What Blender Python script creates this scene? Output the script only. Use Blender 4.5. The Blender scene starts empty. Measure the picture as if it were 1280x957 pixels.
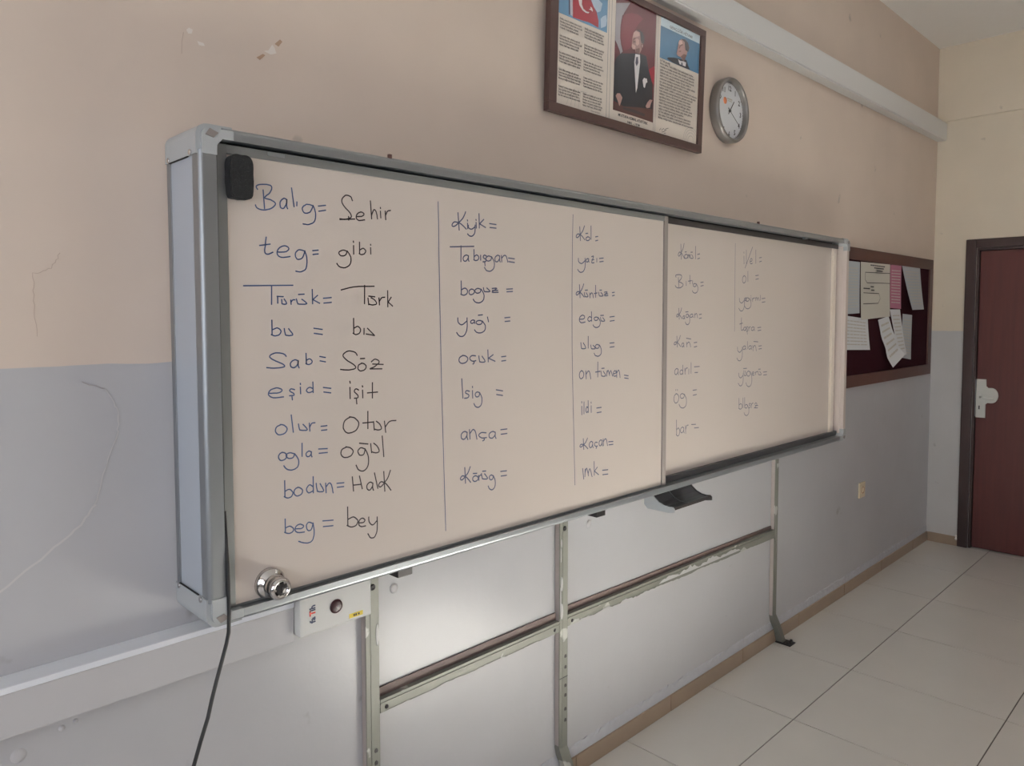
import bpy, bmesh, math, random
from mathutils import Vector, Matrix
random.seed(4)
SC = bpy.context.scene
COL = SC.collection

# ------------------------------------------------------------------ camera
cam_d = bpy.data.cameras.new('camera')
cam = bpy.data.objects.new('camera', cam_d); COL.objects.link(cam)
R_ = Vector((0.71636916, -0.69771961, -0.00160611)); U_ = Vector((0.03874493, 0.03748195, 0.99854591))
F_ = Vector((0.69664486, 0.71538972, -0.05388401))
cam.matrix_world = Matrix(((R_.x, U_.x, -F_.x, 0.0), (R_.y, U_.y, -F_.y, -1.65367), (R_.z, U_.z, -F_.z, 1.62493), (0, 0, 0, 1)))
cam_d.sensor_width = 36; cam_d.lens = 36 * 927.59 / 1280
cam_d.shift_x = 12.08 / 1280; cam_d.shift_y = -34.44 / 1280
cam_d.clip_start = 0.05
SC.camera = cam

# ------------------------------------------------------------------ world, window light, exposure
wd = bpy.data.worlds.new('overcast_sky'); SC.world = wd; wd.use_nodes = True
wn = wd.node_tree.nodes; bg = wn['Background']
bg.inputs[0].default_value = (0.80, 0.90, 1.0, 1); bg.inputs[1].default_value = 1.5
XW, YB, XC, ZC = -2.2, -6.6, 5.885, 3.473      # window wall, rear wall, door wall, ceiling
WINDOWS = [(-1.62, -0.90, 0.95, 3.0, 2.25), (-3.3, -2.1, 0.95, 2.85, 2.85), (-4.75, -3.5, 0.95, 2.85, 2.85), (-6.3, -5.05, 0.95, 2.85, 2.85)]     # y range, sill, head, top of added blind
def area_light(name, loc, rot, sx, sy, power, col):
    d = bpy.data.lights.new(name, 'AREA'); d.shape = 'RECTANGLE'; d.size = sx; d.size_y = sy
    d.energy = power; d.color = col
    o = bpy.data.objects.new(name, d); COL.objects.link(o); o.location = loc; o.rotation_euler = rot
    return o
for k, (ya, yb, WZ0, _, WZB) in enumerate(WINDOWS):       # lamps in front of the added blinds stand for diffuse window light; the nearest is open above its blind
    area_light('window_daylight', (XW + 0.05, (ya + yb) / 2, (WZ0 + WZB) / 2), (0, -math.pi / 2, 0), WZB - WZ0, yb - ya, (27, 9, 8, 8)[k] * (WZB - WZ0) * (yb - ya), (0.90, 0.95, 1.06))
area_light('tube_light', (4.0, -1.3, ZC - .085), (0, 0, 0), 1.15, 0.10, 4, (1.0, 0.99, 0.97))
SC.view_settings.view_transform = 'Standard'; SC.view_settings.look = 'None'
SC.view_settings.gamma = 1.0; SC.view_settings.use_curve_mapping = False
SC.view_settings.exposure = -0.07
SC.cycles.max_bounces = 10; SC.cycles.diffuse_bounces = 6; SC.cycles.use_denoising = True

sun_d = bpy.data.lights.new('sun', 'SUN'); sun_d.energy = 420.0; sun_d.angle = math.radians(0.6); sun_d.color = (1.0, 0.97, 0.97)
sun = bpy.data.objects.new('sun', sun_d); COL.objects.link(sun); sun.location = (-8, -4, 6)
sun.rotation_euler = Vector((1.7, 0.0, -1.0)).to_track_quat('-Z', 'Y').to_euler()
# ------------------------------------------------------------------ materials
def srgb(r, g, b):
    f = lambda c: (c / 255) / 12.92 if c / 255 <= 0.04045 else ((c / 255 + 0.055) / 1.055) ** 2.4
    return (f(r), f(g), f(b), 1)
def new_mat(name, col, rough=0.5, metal=0.0, noise=0.0, nscale=8.0, bump=0.0, bscale=60.0, spec=0.5):
    m = bpy.data.materials.new(name); m.use_nodes = True; nt = m.node_tree; b = nt.nodes['Principled BSDF']
    b.inputs['Base Color'].default_value = col; b.inputs['Roughness'].default_value = rough
    b.inputs['Metallic'].default_value = metal; b.inputs['Specular IOR Level'].default_value = spec
    tc = nt.nodes.new('ShaderNodeTexCoord')
    if noise:
        n = nt.nodes.new('ShaderNodeTexNoise'); n.inputs['Scale'].default_value = nscale; n.inputs['Detail'].default_value = 5
        nt.links.new(tc.outputs['Object'], n.inputs['Vector'])
        mx = nt.nodes.new('ShaderNodeMix'); mx.data_type = 'RGBA'
        mx.inputs['A'].default_value = tuple(c * (1 - noise) for c in col[:3]) + (1,)
        mx.inputs['B'].default_value = tuple(min(1, c * (1 + noise)) for c in col[:3]) + (1,)
        nt.links.new(n.outputs['Fac'], mx.inputs['Factor']); nt.links.new(mx.outputs['Result'], b.inputs['Base Color'])
    if bump:
        n2 = nt.nodes.new('ShaderNodeTexNoise'); n2.inputs['Scale'].default_value = bscale; n2.inputs['Detail'].default_value = 6
        nt.links.new(tc.outputs['Object'], n2.inputs['Vector'])
        bp = nt.nodes.new('ShaderNodeBump'); bp.inputs['Strength'].default_value = bump; bp.inputs['Distance'].default_value = 0.01
        nt.links.new(n2.outputs['Fac'], bp.inputs['Height']); nt.links.new(bp.outputs['Normal'], b.inputs['Normal'])
    return m
def two_paint_mat(name, upper, lower, zsplit):
    """cream upper paint over a grey oil-paint dado, with a slightly wavering brushed edge, faint mottling and roller relief"""
    m = bpy.data.materials.new(name); m.use_nodes = True; nt = m.node_tree; b = nt.nodes['Principled BSDF']; L = nt.links.new
    N = nt.nodes.new
    tc = N('ShaderNodeTexCoord'); sp = N('ShaderNodeSeparateXYZ'); L(tc.outputs['Object'], sp.inputs[0])
    wv = N('ShaderNodeTexNoise'); wv.inputs['Scale'].default_value = 5; L(tc.outputs['Object'], wv.inputs['Vector'])
    ma = N('ShaderNodeMath'); ma.operation = 'MULTIPLY_ADD'; L(wv.outputs['Fac'], ma.inputs[0]); ma.inputs[1].default_value = 0.02; L(sp.outputs['Z'], ma.inputs[2])
    gt = N('ShaderNodeMath'); gt.operation = 'GREATER_THAN'; L(ma.outputs[0], gt.inputs[0]); gt.inputs[1].default_value = zsplit + 0.01
    n = N('ShaderNodeTexNoise'); n.inputs['Scale'].default_value = 2.2; n.inputs['Detail'].default_value = 6; L(tc.outputs['Object'], n.inputs['Vector'])
    mx = N('ShaderNodeMix'); mx.data_type = 'RGBA'; mx.inputs['A'].default_value = lower; mx.inputs['B'].default_value = upper
    L(gt.outputs[0], mx.inputs['Factor'])
    hs = N('ShaderNodeHueSaturation'); L(mx.outputs['Result'], hs.inputs['Color'])
    mr = N('ShaderNodeMapRange'); L(n.outputs['Fac'], mr.inputs['Value']); mr.inputs['From Min'].default_value = 0.3; mr.inputs['From Max'].default_value = 0.7
    mr.inputs['To Min'].default_value = 0.955; mr.inputs['To Max'].default_value = 1.04; L(mr.outputs['Result'], hs.inputs['Value'])
    # small scuffs on the dado
    s = N('ShaderNodeTexNoise'); s.inputs['Scale'].default_value = 9; s.inputs['Detail'].default_value = 3; L(tc.outputs['Object'], s.inputs['Vector'])
    sr = N('ShaderNodeMapRange'); L(s.outputs['Fac'], sr.inputs['Value']); sr.inputs['From Min'].default_value = 0.70; sr.inputs['From Max'].default_value = 0.76
    sm = N('ShaderNodeMix'); sm.data_type = 'RGBA'; L(hs.outputs['Color'], sm.inputs['A']); sm.inputs['B'].default_value = srgb(140, 135, 128)
    sf = N('ShaderNodeMath'); sf.operation = 'MULTIPLY'; L(sr.outputs['Result'], sf.inputs[0]); sf.inputs[1].default_value = 0.5
    L(sf.outputs[0], sm.inputs['Factor']); L(sm.outputs['Result'], b.inputs['Base Color'])
    rr = N('ShaderNodeMapRange'); L(gt.outputs[0], rr.inputs['Value']); rr.inputs['To Min'].default_value = 0.30; rr.inputs['To Max'].default_value = 0.6
    L(rr.outputs['Result'], b.inputs['Roughness'])
    n2 = N('ShaderNodeTexNoise'); n2.inputs['Scale'].default_value = 14; n2.inputs['Detail'].default_value = 7; L(tc.outputs['Object'], n2.inputs['Vector'])
    bp = N('ShaderNodeBump'); bp.inputs['Strength'].default_value = 0.11; bp.inputs['Distance'].default_value = 0.012
    L(n2.outputs['Fac'], bp.inputs['Height']); L(bp.outputs['Normal'], b.inputs['Normal'])
    return m
ZP = 1.525
M = {}
M['board_wall'] = two_paint_mat('peach_and_grey_wall_paint', srgb(213, 197, 183), srgb(186, 185, 187), ZP)
M['door_wall'] = two_paint_mat('cream_and_grey_wall_paint', srgb(222, 210, 190), srgb(200, 197, 194), 1.512)
M['ceiling'] = new_mat('ceiling_paint', srgb(244, 242, 238), 0.8, bump=0.2, bscale=20)
M['grout'] = new_mat('dark_grout', srgb(88, 80, 74), 0.8, noise=0.2, nscale=6)
M['tile'] = new_mat('beige_glazed_tile', srgb(214, 210, 203), 0.2, noise=0.05, nscale=3)
M['skirt'] = new_mat('tan_skirting_tile', srgb(158, 138, 118), 0.35, noise=0.12, nscale=7)
M['alu'] = new_mat('anodised_aluminium', srgb(152, 156, 159), 0.36, metal=0.75, noise=0.03)
M['alu_dark'] = new_mat('dull_aluminium', srgb(134, 136, 136), 0.42, metal=0.6, noise=0.05)
M['dark_alu'] = new_mat('dark_grey_rail', srgb(84, 86, 88), .5, metal=.3); M['plastic_grey'] = new_mat('grey_plastic', srgb(172, 175, 176), 0.45, bump=0.05, bscale=300)
M['rib'] = new_mat('brown_grey_plastic', srgb(132, 124, 120), 0.4)
M['alu_reflect'] = new_mat('aluminium_with_reflection', srgb(214, 202, 194), 0.4, metal=0.3)  # paler copy for the right upright, reflected wall and door painted in
M['side'] = new_mat('grey_sheet_metal', srgb(172, 178, 186), 0.5, noise=0.03, nscale=3)
M['gap'] = new_mat('black_seal', srgb(18, 17, 17), 0.7)
M['board'] = new_mat('whiteboard_enamel', srgb(206, 195, 186), 0.23, noise=0.02, nscale=2.5)
M['edge_strip'] = new_mat('pale_frame_strip', srgb(224, 212, 198), 0.3)
M['foam'] = new_mat('black_foam', srgb(32, 33, 34), 0.95, bump=0.5, bscale=400)
M['chrome'] = new_mat('chrome', srgb(205, 202, 200), 0.10, metal=1.0)
M['dark_metal'] = new_mat('dark_metal', srgb(70, 68, 68), 0.35, metal=0.8)
M['trunk'] = new_mat('painted_trunking', srgb(192, 190, 191), 0.4, bump=0.08, bscale=20)
M['lid'] = new_mat('skylit_trunking_lid', srgb(232, 234, 238), 0.35); M['tube'] = new_mat('white_trunking', srgb(220, 220, 218), 0.45)  # lid paler than the body: sky light on its top put into the colour
M['box_white'] = new_mat('white_plastic', srgb(226, 225, 220), 0.38)
M['red_lens'] = new_mat('dark_red_lens', srgb(52, 8, 16), 0.38)
M['navy'] = new_mat('navy_print', srgb(38, 48, 82), 0.5); M['red_print'] = new_mat('red_print', srgb(214, 62, 40), 0.5)
M['yellow'] = new_mat('yellow_label', srgb(226, 200, 62), 0.5); M['ink'] = new_mat('black_print', srgb(42, 38, 40), 0.6)
M['cable'] = new_mat('black_cable', srgb(26, 25, 26), 0.4)
M['tray'] = new_mat('black_plastic', srgb(50, 46, 46), 0.38, noise=0.2, nscale=20)
M['wood_frame'] = new_mat('dark_brown_wood', srgb(72, 50, 46), 0.42, noise=0.15, nscale=10)
M['cork_frame'] = new_mat('brown_wood_frame', srgb(84, 54, 46), 0.45, noise=0.25, nscale=9)
M['felt'] = new_mat('burgundy_felt', srgb(46, 14, 22), 0.95, bump=0.3, bscale=300, spec=0.1)
M['door'] = new_mat('red_brown_door', srgb(96, 46, 40), 0.6)
M['door_frame'] = new_mat('dark_brown_door_frame', srgb(56, 38, 35), 0.45, noise=0.15)
M['paper'] = new_mat('white_paper', srgb(222, 224, 226), 0.8); M['cream_paper'] = new_mat('cream_paper', srgb(206, 202, 190), 0.8)
M['grey_paper'] = new_mat('grey_paper', srgb(186, 192, 196), 0.8); M['pink_paper'] = new_mat('pink_paper', srgb(182, 118, 140), 0.8)
M['print'] = new_mat('cream_print_paper', srgb(222, 212, 200), 0.28)
M['text'] = new_mat('text_ink', srgb(60, 55, 58), 0.6); M['faint'] = new_mat('pale_grey_print', srgb(196, 190, 180), 0.5)
M['crack'] = new_mat('crack_line', srgb(168, 162, 162), 0.7); M['crack_pale'] = new_mat('pale_filler', srgb(202, 199, 198), 0.6)
M['faint_crack'] = new_mat('hairline_crack', srgb(188, 168, 154), .8); M['peel'] = new_mat('bare_plaster', srgb(226, 218, 210), 0.8); M['stain'] = new_mat('brown_mark', srgb(176, 146, 122), 0.8)
M['rough_strip'] = new_mat('skirting_paint_edge', srgb(190, 191, 196), 0.6, noise=0.10, nscale=22, bump=0.4, bscale=50)
M['socket'] = new_mat('ivory_plastic', srgb(216, 200, 172), 0.4)
M['clock_face'] = new_mat('clock_dial', srgb(222, 224, 226), 0.4); M['clock_case'] = new_mat('silver_plastic', srgb(122, 118, 115), 0.35, metal=0.5)
M['orange'] = new_mat('orange_print', srgb(232, 140, 92), 0.5)
M['window_frame'] = new_mat('white_window_frame', srgb(225, 225, 222), 0.4)
M['handle'] = new_mat('white_door_plate', srgb(212, 212, 204), 0.35)
g = bpy.data.materials.new('window_glass'); g.use_nodes = True; nt = g.node_tree; nt.nodes.clear()
t_ = nt.nodes.new('ShaderNodeBsdfTransparent'); t_.inputs[0].default_value = (.95, .97, .96, 1); gl = nt.nodes.new('ShaderNodeBsdfGlossy'); gl.inputs['Roughness'].default_value = .02
fx = nt.nodes.new('ShaderNodeMixShader'); fx.inputs[0].default_value = .06; ou = nt.nodes.new('ShaderNodeOutputMaterial')
nt.links.new(t_.outputs[0], fx.inputs[1]); nt.links.new(gl.outputs[0], fx.inputs[2]); nt.links.new(fx.outputs[0], ou.inputs[0])
M['glass'] = g
M['blind'] = new_mat('white_sun_block', srgb(226, 226, 222), 0.9)
M['lamp_glow'] = new_mat('lit_tube', srgb(240, 240, 236), 0.4)
M['lamp_glow'].node_tree.nodes['Principled BSDF'].inputs['Emission Color'].default_value = (1, .99, .97, 1)
M['lamp_glow'].node_tree.nodes['Principled BSDF'].inputs['Emission Strength'].default_value = 3.0
for k, c, a in (('ink_b', (66, 84, 122), .5), ('ink_k', (52, 42, 45), .5), ('ink_d', (80, 84, 110), .5), ('ink_f', (106, 104, 118), .5)):
    M[k] = new_mat('marker_' + k, srgb(*c), a)
# galvanised channel with smears of white wall paint
m = new_mat('galvanised_channel', srgb(122, 122, 114), 0.48, metal=0.2, noise=0.08, nscale=6); M['channel'] = m
nt = m.node_tree; b = nt.nodes['Principled BSDF']; tc = nt.nodes.new('ShaderNodeTexCoord')
n = nt.nodes.new('ShaderNodeTexNoise'); n.inputs['Scale'].default_value = 7; n.inputs['Detail'].default_value = 4; nt.links.new(tc.outputs['Object'], n.inputs['Vector'])
mr = nt.nodes.new('ShaderNodeMapRange'); nt.links.new(n.outputs['Fac'], mr.inputs['Value']); mr.inputs['From Min'].default_value = 0.62; mr.inputs['From Max'].default_value = 0.64
mx = nt.nodes.new('ShaderNodeMix'); mx.data_type = 'RGBA'
old = b.inputs['Base Color'].links[0].from_socket; nt.links.new(old, mx.inputs['A']); mx.inputs['B'].default_value = srgb(180, 180, 174)
nt.links.new(mr.outputs['Result'], mx.inputs['Factor']); nt.links.new(mx.outputs['Result'], b.inputs['Base Color'])
# vertical grain of the door leaf
m = M['door']; nt = m.node_tree; b = nt.nodes['Principled BSDF']; tc = nt.nodes.new('ShaderNodeTexCoord')
mp = nt.nodes.new('ShaderNodeMapping'); mp.inputs['Scale'].default_value = (14, 14, 0.8); nt.links.new(tc.outputs['Object'], mp.inputs['Vector'])
n = nt.nodes.new('ShaderNodeTexNoise'); n.inputs['Scale'].default_value = 3; n.inputs['Detail'].default_value = 6; nt.links.new(mp.outputs[0], n.inputs['Vector'])
mx = nt.nodes.new('ShaderNodeMix'); mx.data_type = 'RGBA'; mx.inputs['A'].default_value = srgb(70, 31, 28); mx.inputs['B'].default_value = srgb(92, 42, 37)
nt.links.new(n.outputs['Fac'], mx.inputs['Factor']); nt.links.new(mx.outputs['Result'], b.inputs['Base Color'])

# ------------------------------------------------------------------ mesh helpers
class MB:
    def __init__(s): s.v = []; s.f = []; s.sm = []
    def add(s, vs, fs, smooth=False):
        o = len(s.v); s.v += [tuple(p) for p in vs]; s.f += [tuple(i + o for i in f) for f in fs]; s.sm += [smooth] * len(fs); return s
    def box(s, x0, x1, y0, y1, z0, z1, bev=0.0):
        if bev > 0:
            bm = bmesh.new(); bmesh.ops.create_cube(bm, size=1)
            for v in bm.verts: v.co = Vector(((x0 + x1) / 2 + v.co.x * (x1 - x0), (y0 + y1) / 2 + v.co.y * (y1 - y0), (z0 + z1) / 2 + v.co.z * (z1 - z0)))
            bmesh.ops.bevel(bm, geom=bm.edges[:], offset=bev, segments=2, affect='EDGES', profile=0.6)
            bm.verts.index_update(); s.add([v.co[:] for v in bm.verts], [[v.index for v in f.verts] for f in bm.faces]); bm.free(); return s
        v = [(x, y, z) for x in (x0, x1) for y in (y0, y1) for z in (z0, z1)]
        return s.add(v, [(0, 1, 3, 2), (4, 6, 7, 5), (0, 4, 5, 1), (2, 3, 7, 6), (0, 2, 6, 4), (1, 5, 7, 3)])
    def prism(s, poly, fn, a, b, smooth=False):
        """poly: 2-D outline; fn(u, v, w) -> xyz; extruded over w from a to b"""
        n = len(poly); v = [fn(u, w_, a) for u, w_ in poly] + [fn(u, w_, b) for u, w_ in poly]
        s.add(v, [tuple(range(n))[::-1], tuple(range(n, 2 * n))])
        return s.add(v, [(i, (i + 1) % n, n + (i + 1) % n, n + i) for i in range(n)], smooth)
    def tube(s, pts, r, seg=8):
        pts = [Vector(p) for p in pts]; ring = []; vs = []
        for i, p in enumerate(pts):
            d = (pts[min(i + 1, len(pts) - 1)] - pts[max(i - 1, 0)]).normalized()
            a = d.cross(Vector((0, 1, 0)) if abs(d.y) < .9 else Vector((1, 0, 0))).normalized(); b2 = d.cross(a)
            vs += [p + a * r * math.cos(2 * math.pi * k / seg) + b2 * r * math.sin(2 * math.pi * k / seg) for k in range(seg)]
        fs = [(i * seg + k, i * seg + (k + 1) % seg, (i + 1) * seg + (k + 1) % seg, (i + 1) * seg + k) for i in range(len(pts) - 1) for k in range(seg)]
        s.add(vs, fs, True)
        n = len(vs); return s.add(vs, [tuple(range(seg))[::-1], tuple(range(n - seg, n))])
    def lathe(s, prof, c, seg=40, axis='y'):
        """prof: (radius, distance towards the room) around an axis perpendicular to the board wall"""
        vs = []
        for r, h in prof:
            for k in range(seg):
                t = 2 * math.pi * k / seg
                if axis == 'y': vs.append((c[0] + r * math.cos(t), c[1] - h, c[2] + r * math.sin(t)))
                else: vs.append((c[0] - h, c[1] + r * math.cos(t), c[2] + r * math.sin(t)))
        fs = [(i * seg + k, i * seg + (k + 1) % seg, (i + 1) * seg + (k + 1) % seg, (i + 1) * seg + k) for i in range(len(prof) - 1) for k in range(seg)]
        return s.add(vs, fs, True)
    def ribbon(s, pts, w, y):
        """flat stroke lying on a plane parallel to the board wall; pts = (x, z)"""
        P = [Vector(p) for p in pts]; vs = []
        for i, p in enumerate(P):
            d = P[min(i + 1, len(P) - 1)] - P[max(i - 1, 0)]
            if d.length < 1e-7: d = Vector((1, 0))
            d.normalize(); n = Vector((-d.y, d.x)) * w / 2
            if i == 0: p = p - d * w * .3
            if i == len(P) - 1: p = p + d * w * .3
            vs += [(p.x + n.x, y, p.y + n.y), (p.x - n.x, y, p.y - n.y)]
        return s.add(vs, [(2 * i, 2 * i + 1, 2 * i + 3, 2 * i + 2) for i in range(len(P) - 1)])
    def build(s, name, mat, parent=None, recalc=True):
        me = bpy.data.meshes.new(name); me.from_pydata(s.v, [], s.f); me.validate()
        me.polygons.foreach_set('use_smooth', s.sm[:len(me.polygons)] if len(me.polygons) == len(s.sm) else [False] * len(me.polygons))
        if recalc:
            bm = bmesh.new(); bm.from_mesh(me); bmesh.ops.remove_doubles(bm, verts=bm.verts, dist=1e-6)
            bmesh.ops.recalc_face_normals(bm, faces=bm.faces); bm.to_mesh(me); bm.free()
        me.materials.append(M[mat]); o = bpy.data.objects.new(name, me); COL.objects.link(o)
        if parent: o.parent = parent
        return o
def thing(name, label, cat, loc=(0, 0, 0), group=None):
    o = bpy.data.objects.new(name, None); COL.objects.link(o); o.location = loc; o.empty_display_size = .1
    o['label'] = label; o['category'] = cat
    if group: o['group'] = group
    return o
def tag(o, label, cat, group=None):
    o['label'] = label; o['category'] = cat
    if group: o['group'] = group
    return o
def struct(o): o['kind'] = 'structure'; return o
def recentre(root):
    """children were modelled in room coordinates: keep them there although the Empty stands at the thing's base"""
    inv = Matrix.Translation(-Vector(root.location))
    for c in root.children: c.matrix_parent_inverse = inv
def text_mesh(body, size, mat, name, parent=None, align='LEFT', spacing=1.0, shear=0.0, line=1.0, off=0.0):
    cu = bpy.data.curves.new(name, 'FONT'); cu.body = body; cu.size = size; cu.align_x = align; cu.space_line = line
    cu.space_character = spacing; cu.resolution_u = 1; cu.offset = off; cu.shear = shear
    o = bpy.data.objects.new(name, cu); COL.objects.link(o)
    dg = bpy.context.evaluated_depsgraph_get(); me = bpy.data.meshes.new_from_object(o.evaluated_get(dg))
    bpy.data.objects.remove(o); me.name = name; me.materials.clear(); me.materials.append(M[mat])
    n = bpy.data.objects.new(name, me); COL.objects.link(n); n.parent = parent
    return n
def text_width(o): xs = [v.co.x for v in o.data.vertices]; return (min(xs), max(xs)) if xs else (0, 1)
FLAT = math.pi / 2

# ------------------------------------------------------------------ room shell
T = 0.2
wall_back = struct(MB().box(XW - T, XC + T, 0.0, T, -0.05, ZC + .1).build('wall_back', 'board_wall'))
DY0, DY1, DZ = -1.17, -0.262, 2.078             # door opening
wb = MB()
wb.box(XC, XC + T, DY1, 0.0, -.05, ZC + .1); wb.box(XC, XC + T, YB, DY0, -.05, ZC + .1); wb.box(XC, XC + T, DY0, DY1, DZ, ZC + .1)
wall_right = struct(wb.build('wall_right', 'door_wall', recalc=False))
struct(MB().box(XC - .012, XC + .01, YB, 0.0, 2.967, ZC + .05).build('trim_1', 'door_wall'))
wb = MB(); yy = [0.0] + [v for a, b_, *_ in WINDOWS for v in (b_, a)] + [YB]
for i in range(0, len(yy), 2): wb.box(XW - T, XW, yy[i + 1], yy[i], -.05, ZC + .1)
for a, b_, WZ0, WZ1, _ in WINDOWS: wb.box(XW - T, XW, a, b_, -.05, WZ0); wb.box(XW - T, XW, a, b_, WZ1, ZC + .1)
struct(wb.build('wall_left', 'board_wall', recalc=False))
struct(MB().box(XW - T, XC + T, YB - T, YB, -.05, ZC + .1).build('wall_front', 'board_wall'))
struct(MB().box(XW - T, XC + T, YB - T, T, ZC, ZC + T).build('ceiling', 'ceiling'))
floor = struct(MB().box(XW - T, XC + T, YB - T, T, -.20, -.0035).build('floor', 'grout'))
# floor tiles: one shared mesh for whole tiles, cut ones along the walls
GX, GY, S_, J = 2.862, -0.389, 0.6, 0.0042
full = None
xs = [GX + S_ * k for k in range(-9, 7)]; ys = [GY - S_ * k for k in range(-1, 12)]
for x in xs:
    for y in ys:
        x0, x1, y1, y0 = max(x, XW), min(x + S_, XC + .05), min(y, 0.0), max(y - S_, YB)
        if x1 - x0 < .03 or y1 - y0 < .03: continue
        dx = 0.0
        if x1 - x0 > S_ - .001 and y1 - y0 > S_ - .001:
            if full is None:
                o = MB().box(J / 2, S_ - J / 2, -S_ + J / 2, -J / 2, -.009, 0.0).build('tile', 'tile', floor); full = o.data
            else:
                o = bpy.data.objects.new('tile', full); COL.objects.link(o); o.parent = floor
            o.location = (x, y, 0)
        else:
            MB().box(x0 + J / 2, x1 - J / 2, y0 + J / 2, y1 - J / 2, -.009, 0.0).build('tile', 'tile', floor)
# windows
for k, (a, b_, WZ0, WZ1, WZB) in enumerate(WINDOWS):
    w = MB(); fr = .06
    w.box(XW - .12, XW - .06, a, b_, WZ0, WZ0 + fr); w.box(XW - .12, XW - .06, a, b_, WZ1 - fr, WZ1)
    for yv in (a, b_ - fr, (a + b_) / 2 - fr / 2): w.box(XW - .12, XW - .06, yv, yv + fr, WZ0 + fr, WZ1 - fr)
    wo = struct(w.build('window_%d' % (k + 1), 'window_frame', recalc=False))
    for y0_, y1_ in ((a + fr, (a + b_) / 2 - fr / 2), ((a + b_) / 2 + fr / 2, b_ - fr)):
        MB().box(XW - .094, XW - .088, y0_, y1_, WZ0 + fr, WZ1 - fr).build('pane', 'glass', wo)
    if True:  # unseen blinds, added to block the sun except above the first one
        rb = thing('sun_block_blind', 'unseen white blind added to stop sun at the ' + ('lower half of the window nearest the whiteboard', 'second window from the whiteboard wall', 'third window from the whiteboard wall', 'window farthest from the whiteboard')[k], 'blind', (XW + .012, (a + b_) / 2, WZ0), 'added sun-blocking blinds')
        MB().box(XW + .010, XW + .014, a - .05, b_ + .05, WZ0 - .05, WZB).build('sun_block_cloth', 'blind', rb)
        MB().box(XW + .004, XW + .045, a - .06, b_ + .06, WZB, WZB + .05, .004).build('sun_block_case', 'window_frame', rb)
        recentre(rb)
cl = thing('ceiling_lamp', 'white fluorescent ceiling lamp above the right end of the whiteboard', 'lamp', (4.0, -1.3, ZC - .07))
MB().box(3.38, 4.62, -1.38, -1.22, ZC - .045, ZC - .001, .004).build('lamp_body', 'window_frame', cl)
MB().tube([(3.41, -1.3, ZC - .062), (4.59, -1.3, ZC - .062)], .013, 12).build('lamp_tube', 'lamp_glow', cl)
recentre(cl)
# skirting tiles
def skirt(parent, x0, x1, y0, y1): MB().box(x0, x1, y0, y1, 0.0, 0.066, .002).build('skirting_tile', 'skirt', parent)
bs = bpy.data.objects.new('baseboard_back', None); COL.objects.link(bs); struct(bs)
x = GX - .3 - S_ * 8
while x < XC - .02:
    skirt(bs, max(x, XW) + .0015, min(x + S_, XC - .001) - .0015, -.011, -.0005); x += S_
random.seed(9)
wv = MB(); n = 420; vs = []
for i in range(n + 1):                      # ragged paint edge left above the skirting
    xx = XW + (XC - XW) * i / n
    vs += [(xx, -.004, .0655), (xx, -.0035, .103 + random.uniform(-.009, .009)), (xx, -.0002, .108 + random.uniform(-.004, .004))]
wv.add(vs, [f for i in range(n) for f in ((3 * i, 3 * i + 3, 3 * i + 4, 3 * i + 1), (3 * i + 1, 3 * i + 4, 3 * i + 5, 3 * i + 2))])
wv.build('paint_edge', 'rough_strip', wall_back)
bs2 = bpy.data.objects.new('baseboard_right', None); COL.objects.link(bs2); struct(bs2)
MB().box(XC - .011, XC - .0005, -.198, -.012, 0, .066, .002).build('skirting_tile', 'skirt', bs2)
y = DY0 - .07
while y > YB + .05:
    MB().box(XC - .011, XC - .0005, max(y - S_, YB) + .0015, y - .0015, 0, .066, .002).build('skirting_tile', 'skirt', bs2); y -= S_

# cracks, filler and flaked paint on the board wall
def crack(pts, w, mat, name='crack', y=-.0012): return MB().ribbon(pts, w, y).build(name, mat, wall_back, recalc=False)
def wob(pts, n=6, a=.004):
    out = []
    for p, q in zip(pts, pts[1:]):
        for i in range(n): t = i / n; out.append((p[0] + (q[0] - p[0]) * t + random.uniform(-a, a), p[1] + (q[1] - p[1]) * t + random.uniform(-a, a)))
    return out + [pts[-1]]
crack(wob([(.472, 1.477), (.496, 1.434), (.495, 1.384), (.467, 1.304), (.447, 1.241)], 6, .002), .0022, 'crack_pale')
crack(wob([(.447, 1.241), (.42, 1.205), (.362, 1.161), (.28, 1.103), (.2, 1.05)], 6, .002), .0042, 'crack_pale')
crack(wob([(.43, 1.492), (.472, 1.477)], 6, .002), .002, 'crack')
crack(wob([(.40, 1.748), (.385, 1.718), (.354, 1.706), (.352, 1.656), (.356, 1.586)], 6, .002), .0012, 'faint_crack')
def patch(cx, cz, pts, mat, name):
    n = len(pts); return MB().add([(cx + a, -.0012, cz + b2) for a, b2 in pts], [tuple(range(n))]).build(name, mat, wall_back, recalc=False)
patch(.662, 2.243, [(-.006, 0), (0, .006), (.008, .004), (.006, -.005), (-.002, -.007)], 'peel', 'flaked_paint')
patch(.687, 2.222, [(-.008, .003), (.006, .002), (.009, -.004), (-.004, -.005)], 'peel', 'flaked_paint')
patch(.852, 2.249, [(-.018, -.008), (-.006, -.004), (.004, .012), (.010, .006), (.014, -.006), (0, -.012)], 'peel', 'flaked_paint')
patch(.87, 2.268, [(-.008, -.004), (.006, .010), (.012, .006), (.002, -.008)], 'stain', 'flaked_paint')
patch(.832, 2.232, [(-.016, -.010), (0, .002), (.006, 0), (-.008, -.014)], 'stain', 'flaked_paint')
crack([(.650, 2.236), (.646, 2.215), (.645, 2.19)], .0012, 'faint_crack')
for cx, cz, r in ((.30, .775, .011), (.375, .80, .005), (.40, .805, .004)):
    MB().lathe([(r * 1.3, 0), (r, .002), (r * .5, .0035), (.0005, .004)], (cx, 0, cz), 12).build('plaster_blob', 'trunk', wall_back)
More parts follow.
